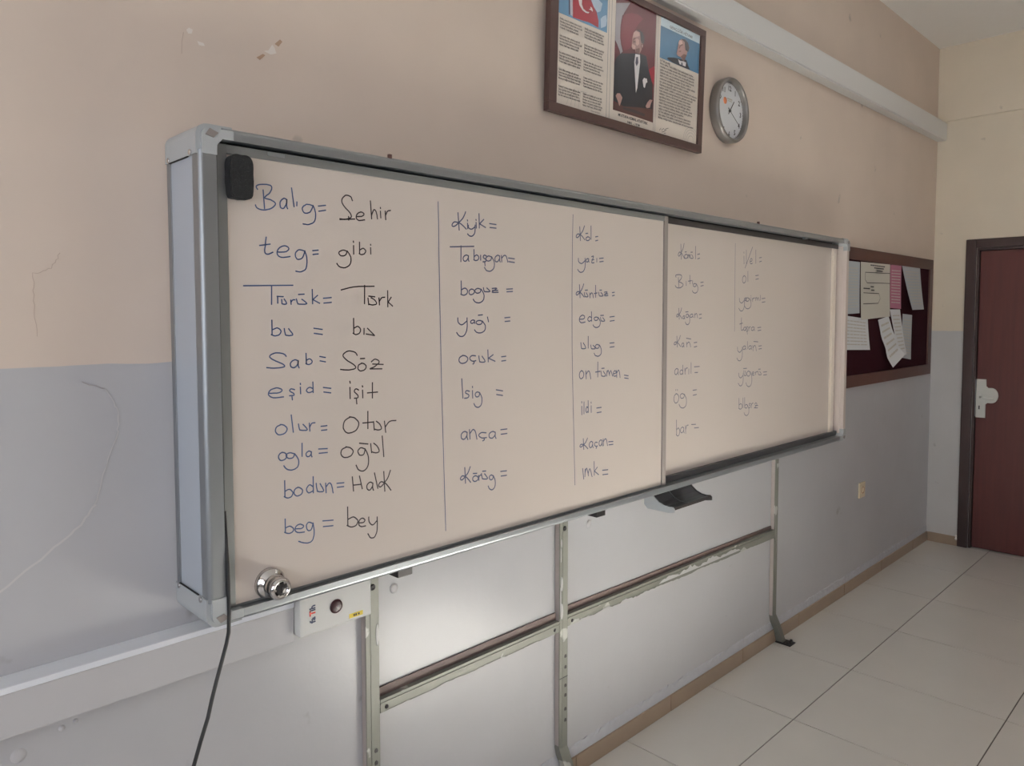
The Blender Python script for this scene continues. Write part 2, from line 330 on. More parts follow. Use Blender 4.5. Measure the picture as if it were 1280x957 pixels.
for cx, cz in ((1.19, .872), (2.04, .884)):   # old fixing holes under the board
    MB().lathe([(.014, 0), (.012, .002), (.006, .003), (.0005, .003)], (cx, 0, cz), 14).build('filled_hole', 'trunk', wall_back)
    MB().ribbon([(cx - .012, cz + .003), (cx - .006, cz + .011), (cx + .008, cz + .012)], .003, -.004).build('hole_mark', 'crack', wall_back, recalc=False)

# ------------------------------------------------------------------ trunking along the top of the wall, end sags slightly to the left
def skewbox(x0, x1, y0, y1, za0, za1, zb0, zb1, bev=0):
    return MB().add([(x0, y0, za0), (x0, y1, za0), (x0, y1, za1), (x0, y0, za1), (x1, y0, zb0), (x1, y1, zb0), (x1, y1, zb1), (x1, y0, zb1)],
                    [(0, 1, 2, 3), (4, 7, 6, 5), (0, 4, 5, 1), (1, 5, 6, 2), (2, 6, 7, 3), (3, 7, 4, 0)])
zt = lambda x: (2.836 - .0085 * (XC - x), 2.957 - .0065 * (XC - x))
root = struct(skewbox(XW + .001, XC - .001, -.054, -.0005, *zt(XW), *zt(XC)).build('trim_2', 'tube'))
skewbox(XW + .001, XC - .001, -.0585, -.0505, zt(XW)[0] + .006, zt(XW)[1] - .006, zt(XC)[0] + .006, zt(XC)[1] - .006).build('trunking_lid', 'tube', root)

# ------------------------------------------------------------------ door
door = bpy.data.objects.new('door_1', None); COL.objects.link(door); door.location = (XC, (DY0 + DY1) / 2, 0); struct(door)
fy = -0.200
for y0_, y1_, z0_, z1_ in ((fy - .062, fy, 0.001, 2.138), (DY0 - .062 + .0, DY0 + .0, 0.001, 2.138)):
    MB().box(XC - .018, XC + .0, y0_, y1_, z0_, z1_, .004).build('door_frame_upright', 'door_frame', door)
MB().box(XC - .018, XC + .0, DY0, fy - .062, 2.078, 2.138, .004).build('door_frame_head', 'door_frame', door)
MB().box(XC + .0005, XC + .15, DY1 - .016, DY1 - .0005, 0.001, DZ - .0005).build('door_jamb', 'door_frame', door)
MB().box(XC + .0005, XC + .15, DY0 + .0005, DY0 + .016, 0.001, DZ - .0005).build('door_jamb', 'door_frame', door)
MB().box(XC + .0005, XC + .15, DY0 + .016, DY1 - .016, DZ - .017, DZ - .0005).build('door_jamb_head', 'door_frame', door)
leaf = MB().box(XC + .022, XC + .062, DY0 + .019, DY1 - .019, 0.008, DZ - .02, .003).build('door_leaf', 'door', door)
MB().box(XC + .10, XC + .12, DY0 + .017, DY1 - .017, 0.002, DZ - .018).build('back_stop', 'door_frame', door)
# wide white plate with a rounded paddle
px = XC + .022
pl = [(-.283, 1.182), (-.283, .918), (-.338, .918), (-.338, 1.012), (-.350, 1.022)]
cyz, czz, rr = -.372, 1.073, .052
for k in range(0, 13): t = -math.pi / 2 + math.pi * k / 12; pl.append((cyz - math.cos(t) * rr * .75, czz + math.sin(t) * rr))
pl += [(-.352, 1.124), (-.340, 1.136), (-.338, 1.182)]
h = MB().prism(pl, lambda u, v, w: (w, u, v), px - .012, px - .0005).build('door_handle', 'handle', leaf)
MB().tube([(px - .012, -.31, 1.062), (px - .034, -.312, 1.060), (px - .040, -.335, 1.058), (px - .040, -.395, 1.056)], .0085, 10).build('lever', 'handle', leaf)
MB().box(px - .0135, px - .0118, -.306, -.299, .975, 1.0).build('keyhole', 'ink', leaf)
MB().box(px - .021, px - .002, DY1 - .020, DY1 - .0165, .925, 1.18).build('strike_plate', 'alu', leaf)
recentre(door)
for cz_ in (.07, .052): MB().lathe([(.010, 0), (.010, .003), (.005, .006), (.0005, .007)], (XC - .012, -.196, cz_), 12, 'x').build('plaster_chip', 'peel', wall_right)

# ------------------------------------------------------------------ whiteboard in its aluminium casing
XL, XR, Z0, Z1, D = .608, 3.913, .984, 2.006, .168
wbd = thing('whiteboard', 'long wall-mounted whiteboard in a deep grey aluminium casing covered with handwritten word lists', 'whiteboard', (XL, 0, Z0))
P_ = wbd
def bld(mb, name, mat, parent=None, **k): return mb.build(name, mat, parent or P_, **k)
prof = [(0, .135), (0, .158)] + [(.010 - .010 * math.cos(t), .158 + .010 * math.sin(t)) for t in [i * math.pi / 12 for i in range(1, 7)]]
def vprof(wd_): return prof + [(wd_, .168), (wd_, .135)]
bld(MB().prism(vprof(.036), lambda u, v, w: (XL + u, -v, w), Z0 + .05, Z1 - .05, False), 'casing_upright', 'alu')
bld(MB().prism(vprof(.036), lambda u, v, w: (XR - u, -v, w), Z0 + .05, Z1 - .05, False), 'casing_upright', 'alu_reflect')
bld(MB().box(3.8735, 3.8765, -.150, -.110, Z0 + .03, Z1 - .03), 'inner_side', 'alu_reflect')
bld(MB().prism(vprof(.024), lambda u, v, w: (w, -v, Z1 - u), XL + .05, XR - .05), 'casing_top_rail', 'alu')
bld(MB().prism(vprof(.023), lambda u, v, w: (w, -v, Z0 + u), XL + .05, XR - .05), 'casing_bottom_rail', 'alu')
bld(MB().box(XL + .002, XL + .006, -.137, -.001, Z0 + .05, Z1 - .05), 'side_panel', 'side')
bld(MB().box(XL - .001, XL + .010, -.020, -.0005, Z0 + .045, Z1 - .045, .003), 'edge_profile', 'alu')
bld(MB().box(XR - .006, XR - .002, -.137, -.001, Z0 + .05, Z1 - .05), 'side_panel', 'side')
bld(MB().box(XR - .010, XR + .001, -.020, -.0005, Z0 + .045, Z1 - .045, .003), 'edge_profile', 'alu')
bld(MB().box(XL + .05, XR - .05, -.137, -.001, Z1 - .006, Z1 - .002), 'top_panel', 'side')
bld(MB().box(XL + .05, XR - .05, -.137, -.001, Z0 + .002, Z0 + .006), 'bottom_panel', 'side')
bld(MB().box(XL + .007, XR - .007, -.108, -.102, Z0 + .007, Z1 - .007), 'back_panel', 'gap')
# plastic corner pieces, L-shaped with a rounded outer corner
def corner(sx, sz):
    cx, cz = (XL if sx > 0 else XR), (Z0 if sz > 0 else Z1)
    r = .024; e = .003; W1, H1 = .072, .058; lw, lh = .0365, .0245
    pol = [(W1, -e), (r - e, -e)] + [(r - e - r * math.sin(t), r - e - r * math.cos(t)) for t in [i * math.pi / 12 for i in range(1, 6)]] + [(-e, r - e), (-e, H1), (lw, H1), (lw, lh + .014), (lw + .012, lh), (W1, lh)]
    bm = bmesh.new(); n = len(pol)
    a = [bm.verts.new((cx + sx * u, -.0008, cz + sz * v)) for u, v in pol]; b2 = [bm.verts.new((cx + sx * u, -.171, cz + sz * v)) for u, v in pol]
    bm.faces.new(a); ff = bm.faces.new(b2)
    for i in range(n): bm.faces.new((a[i], a[(i + 1) % n], b2[(i + 1) % n], b2[i]))
    bmesh.ops.recalc_face_normals(bm, faces=bm.faces)
    ed = [e_ for e_ in ff.edges if all((abs(v.co.x - cx) < r + .001 or abs(v.co.z - cz) < .004) and (abs(v.co.z - cz) < lh - .0005 or abs(v.co.x - cx) < .004) for v in e_.verts)]
    bmesh.ops.bevel(bm, geom=ed, offset=.009, segments=2, affect='EDGES')
    me = bpy.data.meshes.new('corner_piece'); bm.to_mesh(me); bm.free(); me.materials.append(M['plastic_grey'])
    o = bpy.data.objects.new('corner_piece', me); COL.objects.link(o); o.parent = P_
    # moulded diagonal rib
    q = MB(); d0, d1, w = .0145, .031, .015
    pts = [(d0 + w * .5, d0 - w * .5), (d1 + w * .6, d1 - w * .6 - .008), (d1 - w * .1, d1 - .006), (d0 - w * .1, d0 + w * .4)]
    q.prism(pts, lambda u, v, w_: (cx + sx * u, -w_, cz + sz * v), .168, .1725)
    q.build('corner_rib', 'rib', o)
    for u, y_ in ((-.0056, .135), (-.0050, .018)):
        MB().tube([(cx + sx * u, -y_, cz + sz * (H1 - .005)), (cx + sx * (u + .003), -y_, cz + sz * (H1 - .005))], .0058, 12).build('screw', 'chrome', o)
    MB().box(*sorted((cx - sx * .0034, cx)), -.120, -.02, *sorted((cz + sz * H1, cz + sz * (H1 + .0016)))).build('seam', 'gap', o)
for sx in (1, -1):
    for sz in (1, -1): corner(sx, sz)
YL, YR = -.151, -.122
# left sliding panel
pl_ = bld(MB().box(.668, 2.264, YL, YL + .012, Z0 + .026, 1.958), 'sliding_panel', 'board')
pl_['label'] = 'left whiteboard panel with three columns of blue and black handwriting'
MB().box(.6495, .670, YL - .006, YL + .012, Z0 + .028, 1.9755, .0012).build('panel_upright', 'alu_dark', pl_)
MB().box(.670, 2.262, YL - .005, YL + .012, 1.957, 1.9755, .0012).build('panel_top_rail', 'alu_dark', pl_)
MB().box(2.262, 2.284, YL - .006, YL + .014, Z0 + .026, 1.9755, .0012).build('panel_upright', 'rib', pl_)
MB().box(.670, 2.262, YL - .002, YL + .012, Z0 + .024, Z0 + .029).build('panel_bottom_rail', 'alu_dark', pl_)
MB().box(.760, .800, YL - .0065, YL - .004, 1.966, 1.974, .0008).build('catch', 'alu', pl_)
# right panel, further back
pr_ = bld(MB().box(2.255, 3.80, YR, YR + .009, Z0 + .03, 1.975), 'fixed_panel', 'board')
pr_['label'] = 'right whiteboard panel with two columns of faint grey handwriting'
MB().box(3.800, 3.858, YR - .003, YR + .009, Z0 + .03, 1.96, .001).build('panel_upright', 'edge_strip', pr_)
MB().box(3.812, 3.817, YR - .0065, YR - .003, Z0 + .034, 1.956).build('upright_ridge', 'edge_strip', pr_)
MB().box(2.29, 3.870, YR - .006, YR + .009, 1.958, 1.979, .001).build('panel_top_rail', 'tray', pr_)
MB().box(2.29, 3.874, YR - .016, YR + .009, Z0 + .024, Z0 + .046, .001).build('panel_bottom_rail', 'dark_alu', pr_)
MB().box(3.400, 3.425, -.164, -.150, 1.974, 1.984).build('catch', 'alu', pr_)
# chrome cam lock
lk = bld(MB().lathe([(.0005, 0), (.034, 0), (.034, .008), (.029, .014), (.022, .016), (.0205, .040), (.0235, .042), (.0245, .052), (.020, .058), (.0165, .059), (.0155, .055), (.0005, .055)], (.748, YL, 1.041), 36), 'lock', 'chrome')
MB().lathe([(.0005, .058), (.010, .058), (.0125, .0565), (.0125, .055)], (.748, YL, 1.041), 24).build('key_barrel', 'dark_metal', lk)
MB().box(.7465, .7495, YL - .0592, YL - .0578, 1.033, 1.049).build('key_slot', 'gap', lk)
for k in range(6):
    t = k * math.pi / 3
    MB().tube([(.748 + .0145 * math.cos(t), YL - .054, 1.041 + .0145 * math.sin(t)), (.748 + .0145 * math.cos(t), YL - .0585, 1.041 + .0145 * math.sin(t))], .0025, 8).build('notch', 'chrome', lk)
# little mounting tabs that peep out under the casing, and bolts on top of it
for x_ in (1.115, 1.915): bld(MB().box(x_ - .020, x_ + .026, -.150, -.105, Z0 - .022, Z0 - .0005, .002), 'mounting_tab', 'dark_metal')
bld(MB().box(3.56, 3.60, -.12, -.09, Z0 - .006, Z0 + .003), 'mounting_tab', 'peel')
for x_ in (1.075, 2.95): bld(MB().tube([(x_, -.16, Z1 - .002), (x_, -.16, Z1 + .008)], .0055, 10), 'bolt', 'cork_frame')

HAND = [
('L','b','Balıg =',[[1502,3786,1507,3707],[1477,3785,1475,3788,1472,3792,1471,3797,1473,3800,1479,3804,1488,3807,1499,3809,1509,3810,1518,3811,1528,3810,1536,3809,1541,3805,1542,3800,1541,3793,1537,3785,1533,3778,1527,3771,1518,3765,1511,3758,1508,3754,1511,3751,1518,3750,1527,3749,1535,3748,1542,3745,1550,3742,1555,3738,1558,3734,1557,3729,1552,3723,1546,3717,1539,3712,1531,3708,1521,3705,1511,3702,1502,3701,1494,3701,1486,3702,1479,3704,1473,3707,1470,3710,1468,3713,1467,3717,1466,3719],[1611,3756,1608,3758,1605,3759,1600,3761,1596,3760,1592,3757,1587,3753,1583,3748,1580,3743,1579,3737,1579,3731,1580,3725,1581,3720,1584,3718,1588,3716,1592,3716,1596,3717,1599,3721,1603,3727,1607,3733,1609,3739,1611,3744,1611,3750,1611,3754,1612,3757],[1612,3757,1611,3752,1611,3745,1610,3737,1610,3730,1611,3726,1612,3722,1614,3719,1615,3717],[1635,3810,1646,3729],[1660,3752,1659,3734],[1739,3743,1733,3744,1724,3746,1715,3746,1707,3746,1701,3742,1694,3738,1689,3733,1686,3727,1686,3722,1688,3716,1692,3710,1696,3707,1702,3706,1710,3707,1718,3710,1724,3713,1729,3720,1734,3729,1738,3738,1740,3744],[1740,3744,1743,3738,1747,3729,1750,3719,1752,3710,1752,3700,1751,3690,1749,3681,1745,3673,1739,3667,1732,3663,1724,3660,1716,3657,1709,3656,1701,3657,1693,3657,1688,3658],[1766,3744,1804,3751],[1768,3721,1804,3729]]),
('L','k','Şehir',[[1947,3787,1945,3790,1943,3796,1941,3801,1937,3805,1931,3807,1924,3809,1916,3809,1909,3808,1903,3803,1896,3797,1891,3790,1889,3783,1889,3776,1892,3769,1896,3763,1902,3756,1909,3749,1917,3743,1926,3736,1932,3730,1936,3725,1939,3719,1940,3715,1939,3710,1934,3706,1927,3703,1919,3700,1911,3698,1902,3696,1892,3696,1883,3697,1877,3697],[1877,3694,1959,3703],[1925,3712,1925,3695],[1969,3715,1975,3716,1984,3717,1993,3718,1999,3720,2004,3723,2008,3726,2010,3730,2010,3733,2007,3735,2003,3737,1997,3739,1992,3739,1987,3737,1981,3735,1976,3731,1972,3727,1969,3723,1967,3718,1966,3713,1967,3709,1969,3705,1972,3702,1976,3700,1982,3698,1989,3699,1999,3701,2008,3703,2014,3704],[2047,3797,2053,3712],[2053,3729,2055,3735,2059,3743,2062,3751,2066,3756,2069,3758,2073,3756,2076,3753,2079,3749,2081,3742,2084,3732,2085,3722,2087,3715],[2104,3754,2106,3721],[2104,3772,2105,3766],[2132,3757,2135,3715],[2134,3736,2136,3740,2139,3746,2142,3753,2146,3757,2150,3760,2156,3761,2160,3762,2164,3763]]),
('L','b','teg =',[[1512,3587,1511,3580,1509,3569,1508,3557,1507,3547,1505,3539,1504,3532,1504,3526,1505,3521,1507,3517,1511,3515,1515,3514,1520,3514,1526,3516,1532,3519,1538,3522,1542,3524],[1481,3549,1530,3558],[1565,3526,1573,3526,1584,3527,1595,3528,1604,3530,1610,3534,1615,3538,1617,3543,1617,3546,1614,3550,1608,3553,1601,3555,1595,3555,1588,3553,1581,3550,1574,3546,1569,3541,1565,3536,1562,3529,1561,3523,1562,3518,1564,3513,1568,3509,1574,3506,1581,3504,1591,3504,1603,3506,1615,3508,1623,3510],[1694,3538,1689,3539,1681,3541,1673,3542,1666,3542,1660,3539,1655,3534,1650,3529,1648,3523,1648,3517,1649,3510,1653,3504,1656,3500,1662,3499,1668,3500,1675,3502,1681,3506,1686,3513,1690,3522,1693,3531,1695,3538],[1695,3539,1697,3532,1701,3522,1704,3511,1705,3500,1705,3490,1704,3479,1702,3469,1699,3460,1694,3454,1687,3450,1680,3447,1674,3445,1667,3444,1660,3445,1654,3446,1649,3447],[1734,3542,1763,3546],[1735,3525,1763,3529]]),
('L','k','gibi',[[1913,3550,1909,3551,1902,3553,1895,3554,1889,3553,1883,3551,1877,3548,1872,3545,1870,3541,1870,3537,1873,3533,1877,3529,1881,3527,1886,3527,1893,3527,1900,3529,1905,3532,1909,3536,1911,3541,1913,3546,1915,3550],[1915,3551,1919,3546,1925,3539,1930,3531,1934,3524,1935,3515,1935,3507,1933,3498,1930,3491,1925,3485,1918,3480,1910,3476,1903,3473,1895,3472,1887,3473,1879,3474,1873,3476,1868,3479,1863,3484,1860,3488,1858,3491],[1950,3579,1950,3538],[1949,3600,1950,3593],[1983,3597,1983,3541],[1985,3561,1988,3562,1993,3565,1998,3568,2003,3569,2007,3568,2011,3565,2015,3562,2017,3559,2017,3556,2016,3552,2013,3548,2011,3545,2007,3542,2003,3541,1998,3539,1994,3539,1990,3539,1986,3541,1983,3542,1980,3543],[2045,3575,2046,3544],[2045,3591,2046,3586]]),
('L','b','Türük =',[[1406,3376,1634,3384],[1533,3379,1531,3299],[1560,3335,1560,3304],[1557,3334,1587,3333],[1579,3321,1580,3303],[1590,3323,1592,3321,1595,3317,1598,3313,1600,3309,1601,3307,1602,3305,1602,3304,1601,3302,1600,3301,1597,3301,1595,3300,1592,3300,1589,3300,1586,3301,1583,3301,1581,3302],[1622,3319,1624,3300],[1624,3310,1625,3311,1627,3314,1629,3317,1632,3319,1634,3320,1638,3320,1641,3320,1643,3320],[1649,3324,1650,3322,1651,3319,1652,3316,1652,3312,1654,3310,1655,3307,1656,3304,1657,3302],[1676,3323,1680,3321,1686,3317,1692,3313,1697,3309,1699,3307,1701,3305,1701,3304,1699,3303,1695,3302,1689,3301,1682,3301,1675,3301,1670,3301,1665,3301,1660,3302,1657,3302],[1660,3344,1689,3346],[1729,3368,1730,3303],[1756,3342,1730,3321],[1732,3322,1766,3306],[1785,3329,1827,3333],[1787,3307,1827,3311]]),
('L','k','Türk',[[1879,3369,1891,3372,1907,3376,1927,3381,1950,3385,1978,3388,2011,3389,2042,3390,2064,3391],[2009,3394,2007,3306],[2027,3334,2031,3301],[2044,3336,2048,3334,2055,3331,2061,3328,2066,3324,2070,3320,2074,3315,2076,3310,2076,3307,2073,3304,2068,3303,2062,3302,2056,3301,2050,3301,2042,3302,2036,3304,2031,3304],[2031,3343,2067,3340],[2090,3336,2093,3301],[2093,3319,2095,3322,2098,3327,2102,3332,2106,3336,2110,3338,2116,3338,2122,3339,2125,3339],[2142,3372,2142,3292],[2163,3340,2143,3314],[2144,3316,2171,3296]]),
('L','b','bu =',[[1531,3231,1531,3166],[1533,3189,1537,3191,1543,3193,1550,3196,1555,3197,1561,3195,1566,3192,1570,3188,1573,3184,1573,3180,1571,3175,1568,3171,1565,3168,1561,3165,1555,3164,1550,3163,1545,3162,1540,3163,1535,3165,1530,3167,1527,3168],[1589,3194,1589,3192,1590,3187,1590,3183,1591,3179,1592,3175,1593,3171,1594,3167,1595,3165],[1609,3193,1613,3189,1617,3183,1622,3178,1626,3173,1628,3170,1629,3168,1629,3166,1628,3164,1624,3163,1619,3163,1614,3162,1609,3162,1605,3163,1601,3163,1597,3164,1595,3165],[1734,3193,1778,3187],[1735,3170,1778,3164]]),
('L','k','bu',[[1945,3237,1945,3164],[1946,3190,1950,3192,1956,3195,1962,3198,1967,3199,1972,3197,1977,3193,1981,3189,1983,3185,1983,3180,1982,3175,1979,3170,1976,3166,1972,3164,1967,3162,1962,3161,1957,3160,1953,3161,1948,3163,1944,3165,1941,3167],[2003,3189,2002,3160],[2022,3189,2060,3156],[2063,3154,2058,3154,2052,3155,2045,3157,2038,3158,2032,3159,2025,3160,2019,3161,2014,3162]]),
('L','b','Sab =',[[1596,3071,1594,3073,1592,3077,1588,3080,1582,3083,1575,3085,1565,3087,1554,3088,1545,3088,1537,3086,1528,3083,1521,3079,1518,3075,1518,3071,1522,3067,1528,3062,1536,3058,1545,3053,1557,3048,1568,3043,1577,3039,1583,3035,1586,3032,1588,3029,1586,3026,1580,3024,1571,3023,1560,3022,1549,3022,1537,3022,1523,3023,1511,3025,1503,3026],[1653,3049,1650,3050,1646,3052,1641,3054,1636,3054,1631,3052,1625,3050,1620,3046,1617,3042,1615,3038,1615,3033,1616,3028,1618,3024,1621,3022,1626,3020,1631,3019,1635,3020,1640,3022,1645,3026,1649,3031,1652,3035,1653,3039,1654,3043,1654,3047,1654,3050],[1654,3050,1654,3046,1653,3039,1653,3033,1653,3028,1654,3024,1656,3021,1657,3018,1658,3017],[1693,3081,1694,3033],[1695,3050,1698,3051,1702,3053,1706,3055,1711,3055,1714,3054,1718,3051,1721,3048,1723,3045,1723,3042,1722,3039,1720,3036,1717,3033,1714,3032,1711,3031,1707,3030,1703,3030,1700,3031,1696,3032,1693,3034,1691,3035],[1762,3064,1792,3058],[1763,3044,1792,3038]]),
('L','k','Söz',[[1963,3061,1961,3064,1958,3069,1954,3074,1949,3077,1941,3080,1931,3082,1921,3084,1912,3083,1904,3081,1895,3076,1888,3071,1885,3066,1885,3061,1889,3055,1895,3049,1902,3043,1912,3036,1923,3030,1935,3023,1943,3018,1949,3013,1953,3008,1954,3004,1952,3001,1947,2998,1937,2996,1926,2995,1915,2994,1904,2995,1890,2996,1878,2998,1870,2999],[1987,3022,1984,3021,1979,3019,1974,3017,1970,3015,1968,3011,1967,3007,1966,3002,1966,2998,1968,2994,1971,2991,1975,2988,1979,2986,1985,2986,1991,2987,1998,2988,2003,2991,2007,2994,2010,2998,2012,3003,2012,3007,2011,3011,2008,3014,2004,3017,2001,3019,1997,3021,1992,3022,1987,3023,1984,3023],[1980,3045,2005,3045],[2042,3027,2046,3030,2052,3034,2059,3038,2065,3039,2072,3037,2080,3034,2086,3029,2088,3025,2086,3020,2080,3015,2072,3010,2065,3005,2057,3001,2048,2998,2039,2996,2034,2994],[2034,2993,2104,2990],[2049,3016,2112,3011]]),
('L','b','eşid =',[[1513,2914,1522,2913,1534,2913,1548,2912,1558,2913,1565,2915,1570,2918,1573,2921,1573,2924,1570,2928,1563,2931,1555,2934,1547,2935,1539,2934,1531,2932,1523,2930,1517,2926,1513,2922,1510,2917,1509,2912,1509,2908,1512,2904,1517,2899,1523,2896,1531,2893,1543,2892,1557,2892,1571,2893,1580,2893],[1634,2921,1631,2922,1626,2924,1621,2925,1617,2926,1614,2925,1611,2922,1609,2919,1610,2917,1613,2914,1618,2911,1624,2908,1628,2905,1630,2903,1631,2900,1631,2898,1629,2896,1625,2896,1618,2896,1612,2896,1608,2896],[1620,2895,1622,2876],[1662,2931,1663,2900],[1662,2948,1663,2942],[1725,2950,1726,2901],[1723,2920,1720,2922,1716,2924,1712,2926,1707,2926,1703,2925,1698,2922,1694,2918,1692,2915,1692,2911,1695,2908,1699,2904,1703,2903,1708,2903,1714,2904,1720,2906,1724,2908],[1778,2921,1818,2914],[1780,2900,1817,2893]]),
('L','k','işit',[[1920,2912,1921,2858],[1920,2941,1922,2931],[1969,2895,1965,2897,1961,2900,1956,2902,1952,2902,1949,2900,1946,2897,1944,2892,1945,2888,1948,2885,1953,2881,1958,2876,1962,2873,1964,2869,1965,2865,1965,2862,1964,2860,1959,2858,1953,2858,1947,2858,1943,2858],[1955,2857,1957,2830],[1990,2894,1991,2856],[1989,2915,1991,2908],[2047,2926,2046,2851],[2017,2878,2077,2878]]),
('L','b','olur =',[[1564,2771,1560,2770,1554,2768,1548,2766,1544,2763,1541,2759,1539,2754,1538,2748,1539,2743,1541,2739,1545,2734,1549,2730,1554,2728,1561,2727,1569,2728,1576,2729,1583,2732,1587,2735,1591,2740,1594,2746,1594,2751,1593,2755,1589,2760,1585,2763,1581,2767,1576,2769,1570,2771,1564,2772,1561,2772],[1615,2810,1624,2731],[1650,2766,1650,2763,1651,2759,1651,2755,1652,2751,1653,2747,1654,2743,1655,2740,1656,2738],[1672,2762,1676,2758,1681,2753,1686,2747,1690,2742,1692,2739,1693,2737,1693,2735,1692,2734,1688,2733,1683,2733,1677,2734,1672,2734,1667,2735,1663,2736,1659,2737,1656,2738],[1704,2764,1706,2727],[1706,2745,1708,2749,1710,2753,1713,2758,1717,2762,1721,2763,1726,2763,1730,2763,1733,2763],[1763,2743,1795,2743],[1765,2724,1794,2724]]),
('L','k','otur',[[1919,2770,1913,2768,1905,2765,1896,2761,1889,2755,1885,2748,1882,2739,1881,2730,1881,2722,1885,2714,1890,2706,1897,2700,1905,2696,1915,2695,1927,2696,1939,2699,1949,2703,1956,2709,1962,2718,1966,2727,1967,2736,1965,2743,1959,2751,1952,2757,1946,2763,1938,2767,1929,2769,1921,2771,1915,2772],[2019,2789,2018,2705],[1989,2735,2048,2734],[2051,2736,2055,2694],[2067,2736,2071,2733,2077,2729,2083,2724,2088,2719,2091,2713,2095,2707,2097,2701,2097,2696,2094,2694,2089,2692,2084,2692,2078,2692,2072,2693,2065,2695,2059,2697,2055,2699],[2115,2732,2122,2675],[2121,2703,2125,2708,2131,2715,2138,2722,2146,2727,2156,2729,2167,2729,2178,2728,2185,2728]]),
('L','b','ogla =',[[1569,2648,1566,2647,1562,2646,1558,2644,1555,2641,1553,2638,1551,2634,1551,2629,1551,2625,1553,2622,1555,2618,1558,2615,1562,2613,1567,2612,1572,2613,1578,2614,1582,2616,1586,2619,1588,2623,1590,2627,1591,2631,1589,2635,1587,2638,1584,2642,1581,2644,1577,2646,1573,2647,1569,2648,1567,2649],[1627,2634,1623,2636,1617,2638,1610,2641,1604,2641,1599,2641,1593,2639,1589,2636,1587,2633,1587,2629,1589,2625,1593,2621,1597,2618,1602,2616,1608,2616,1615,2616,1620,2618,1623,2621,1626,2626,1627,2630,1629,2634],[1629,2634,1632,2629,1638,2622,1643,2613,1647,2605,1648,2597,1648,2588,1646,2581,1643,2574,1638,2570,1631,2566,1624,2564,1617,2563,1610,2563,1602,2565,1595,2567,1589,2571,1584,2575,1580,2580,1577,2585,1575,2588],[1666,2677,1665,2617],[1712,2632,1709,2633,1706,2635,1703,2636,1700,2637,1696,2636,1692,2634,1689,2632,1686,2629,1685,2626,1685,2622,1686,2619,1687,2616,1690,2614,1693,2612,1696,2612,1699,2612,1702,2613,1705,2616,1708,2619,1710,2622,1712,2625,1712,2628,1712,2631,1712,2632],[1712,2632,1712,2629,1711,2625,1711,2621,1711,2617,1712,2614,1713,2612,1714,2610,1715,2608],[1749,2640,1795,2636],[1751,2620,1795,2618]]),
('L','k','oğul',[[1897,2630,1892,2629,1885,2627,1878,2625,1873,2622,1869,2617,1867,2611,1866,2605,1867,2600,1870,2594,1874,2589,1879,2585,1886,2582,1894,2581,1903,2581,1912,2583,1920,2585,1925,2589,1930,2595,1933,2601,1934,2606,1932,2611,1928,2616,1922,2621,1917,2625,1911,2627,1904,2629,1898,2631,1893,2632],[2000,2608,1996,2610,1990,2613,1983,2616,1978,2617,1972,2616,1967,2612,1962,2608,1960,2604,1960,2598,1963,2592,1966,2586,1970,2582,1975,2581,1981,2580,1988,2581,1993,2584,1996,2589,1998,2596,2000,2603,2001,2607],[2001,2608,2005,2601,2011,2590,2016,2578,2019,2567,2020,2555,2020,2543,2018,2531,2015,2522,2010,2515,2004,2509,1997,2505,1990,2503,1983,2503,1975,2505,1968,2509,1962,2513,1957,2519,1954,2526,1951,2532,1949,2537],[1969,2640,2018,2630],[2033,2630,2038,2585],[2050,2630,2055,2627,2061,2622,2067,2617,2072,2611,2076,2605,2080,2597,2082,2591,2082,2586,2079,2583,2074,2582,2068,2581,2062,2581,2056,2583,2049,2585,2042,2588,2038,2589],[2101,2660,2109,2556]]),
('L','b','bodun =',[[1578,2521,1578,2447],[1579,2473,1583,2474,1589,2477,1595,2478,1600,2478,1605,2476,1610,2471,1614,2466,1617,2462,1617,2457,1615,2452,1612,2447,1609,2444,1605,2442,1600,2441,1595,2440,1590,2441,1586,2442,1581,2445,1577,2448,1574,2450],[1642,2480,1639,2479,1634,2478,1630,2476,1627,2473,1624,2470,1623,2465,1622,2460,1623,2456,1624,2452,1627,2448,1631,2445,1635,2442,1640,2441,1645,2442,1651,2443,1656,2445,1660,2448,1663,2452,1664,2457,1665,2461,1664,2465,1661,2469,1658,2472,1654,2475,1651,2477,1646,2479,1642,2480,1640,2481],[1719,2517,1719,2442],[1717,2471,1714,2474,1709,2478,1705,2481,1700,2482,1695,2480,1690,2475,1686,2470,1684,2465,1685,2460,1687,2454,1691,2449,1695,2446,1701,2446,1707,2448,1713,2450,1718,2452],[1734,2484,1734,2480,1735,2475,1735,2469,1736,2464,1737,2459,1738,2454,1739,2449,1739,2446],[1754,2479,1757,2474,1761,2466,1766,2459,1769,2452,1771,2448,1772,2445,1772,2443,1771,2441,1768,2440,1763,2440,1758,2441,1753,2441,1749,2442,1745,2444,1742,2445,1739,2446],[1783,2477,1785,2431],[1785,2458,1788,2462,1793,2467,1797,2472,1802,2474,1805,2474,1808,2472,1811,2468,1814,2463,1816,2454,1819,2443,1820,2432,1822,2424],[1842,2466,1881,2463],[1844,2447,1880,2445]]),
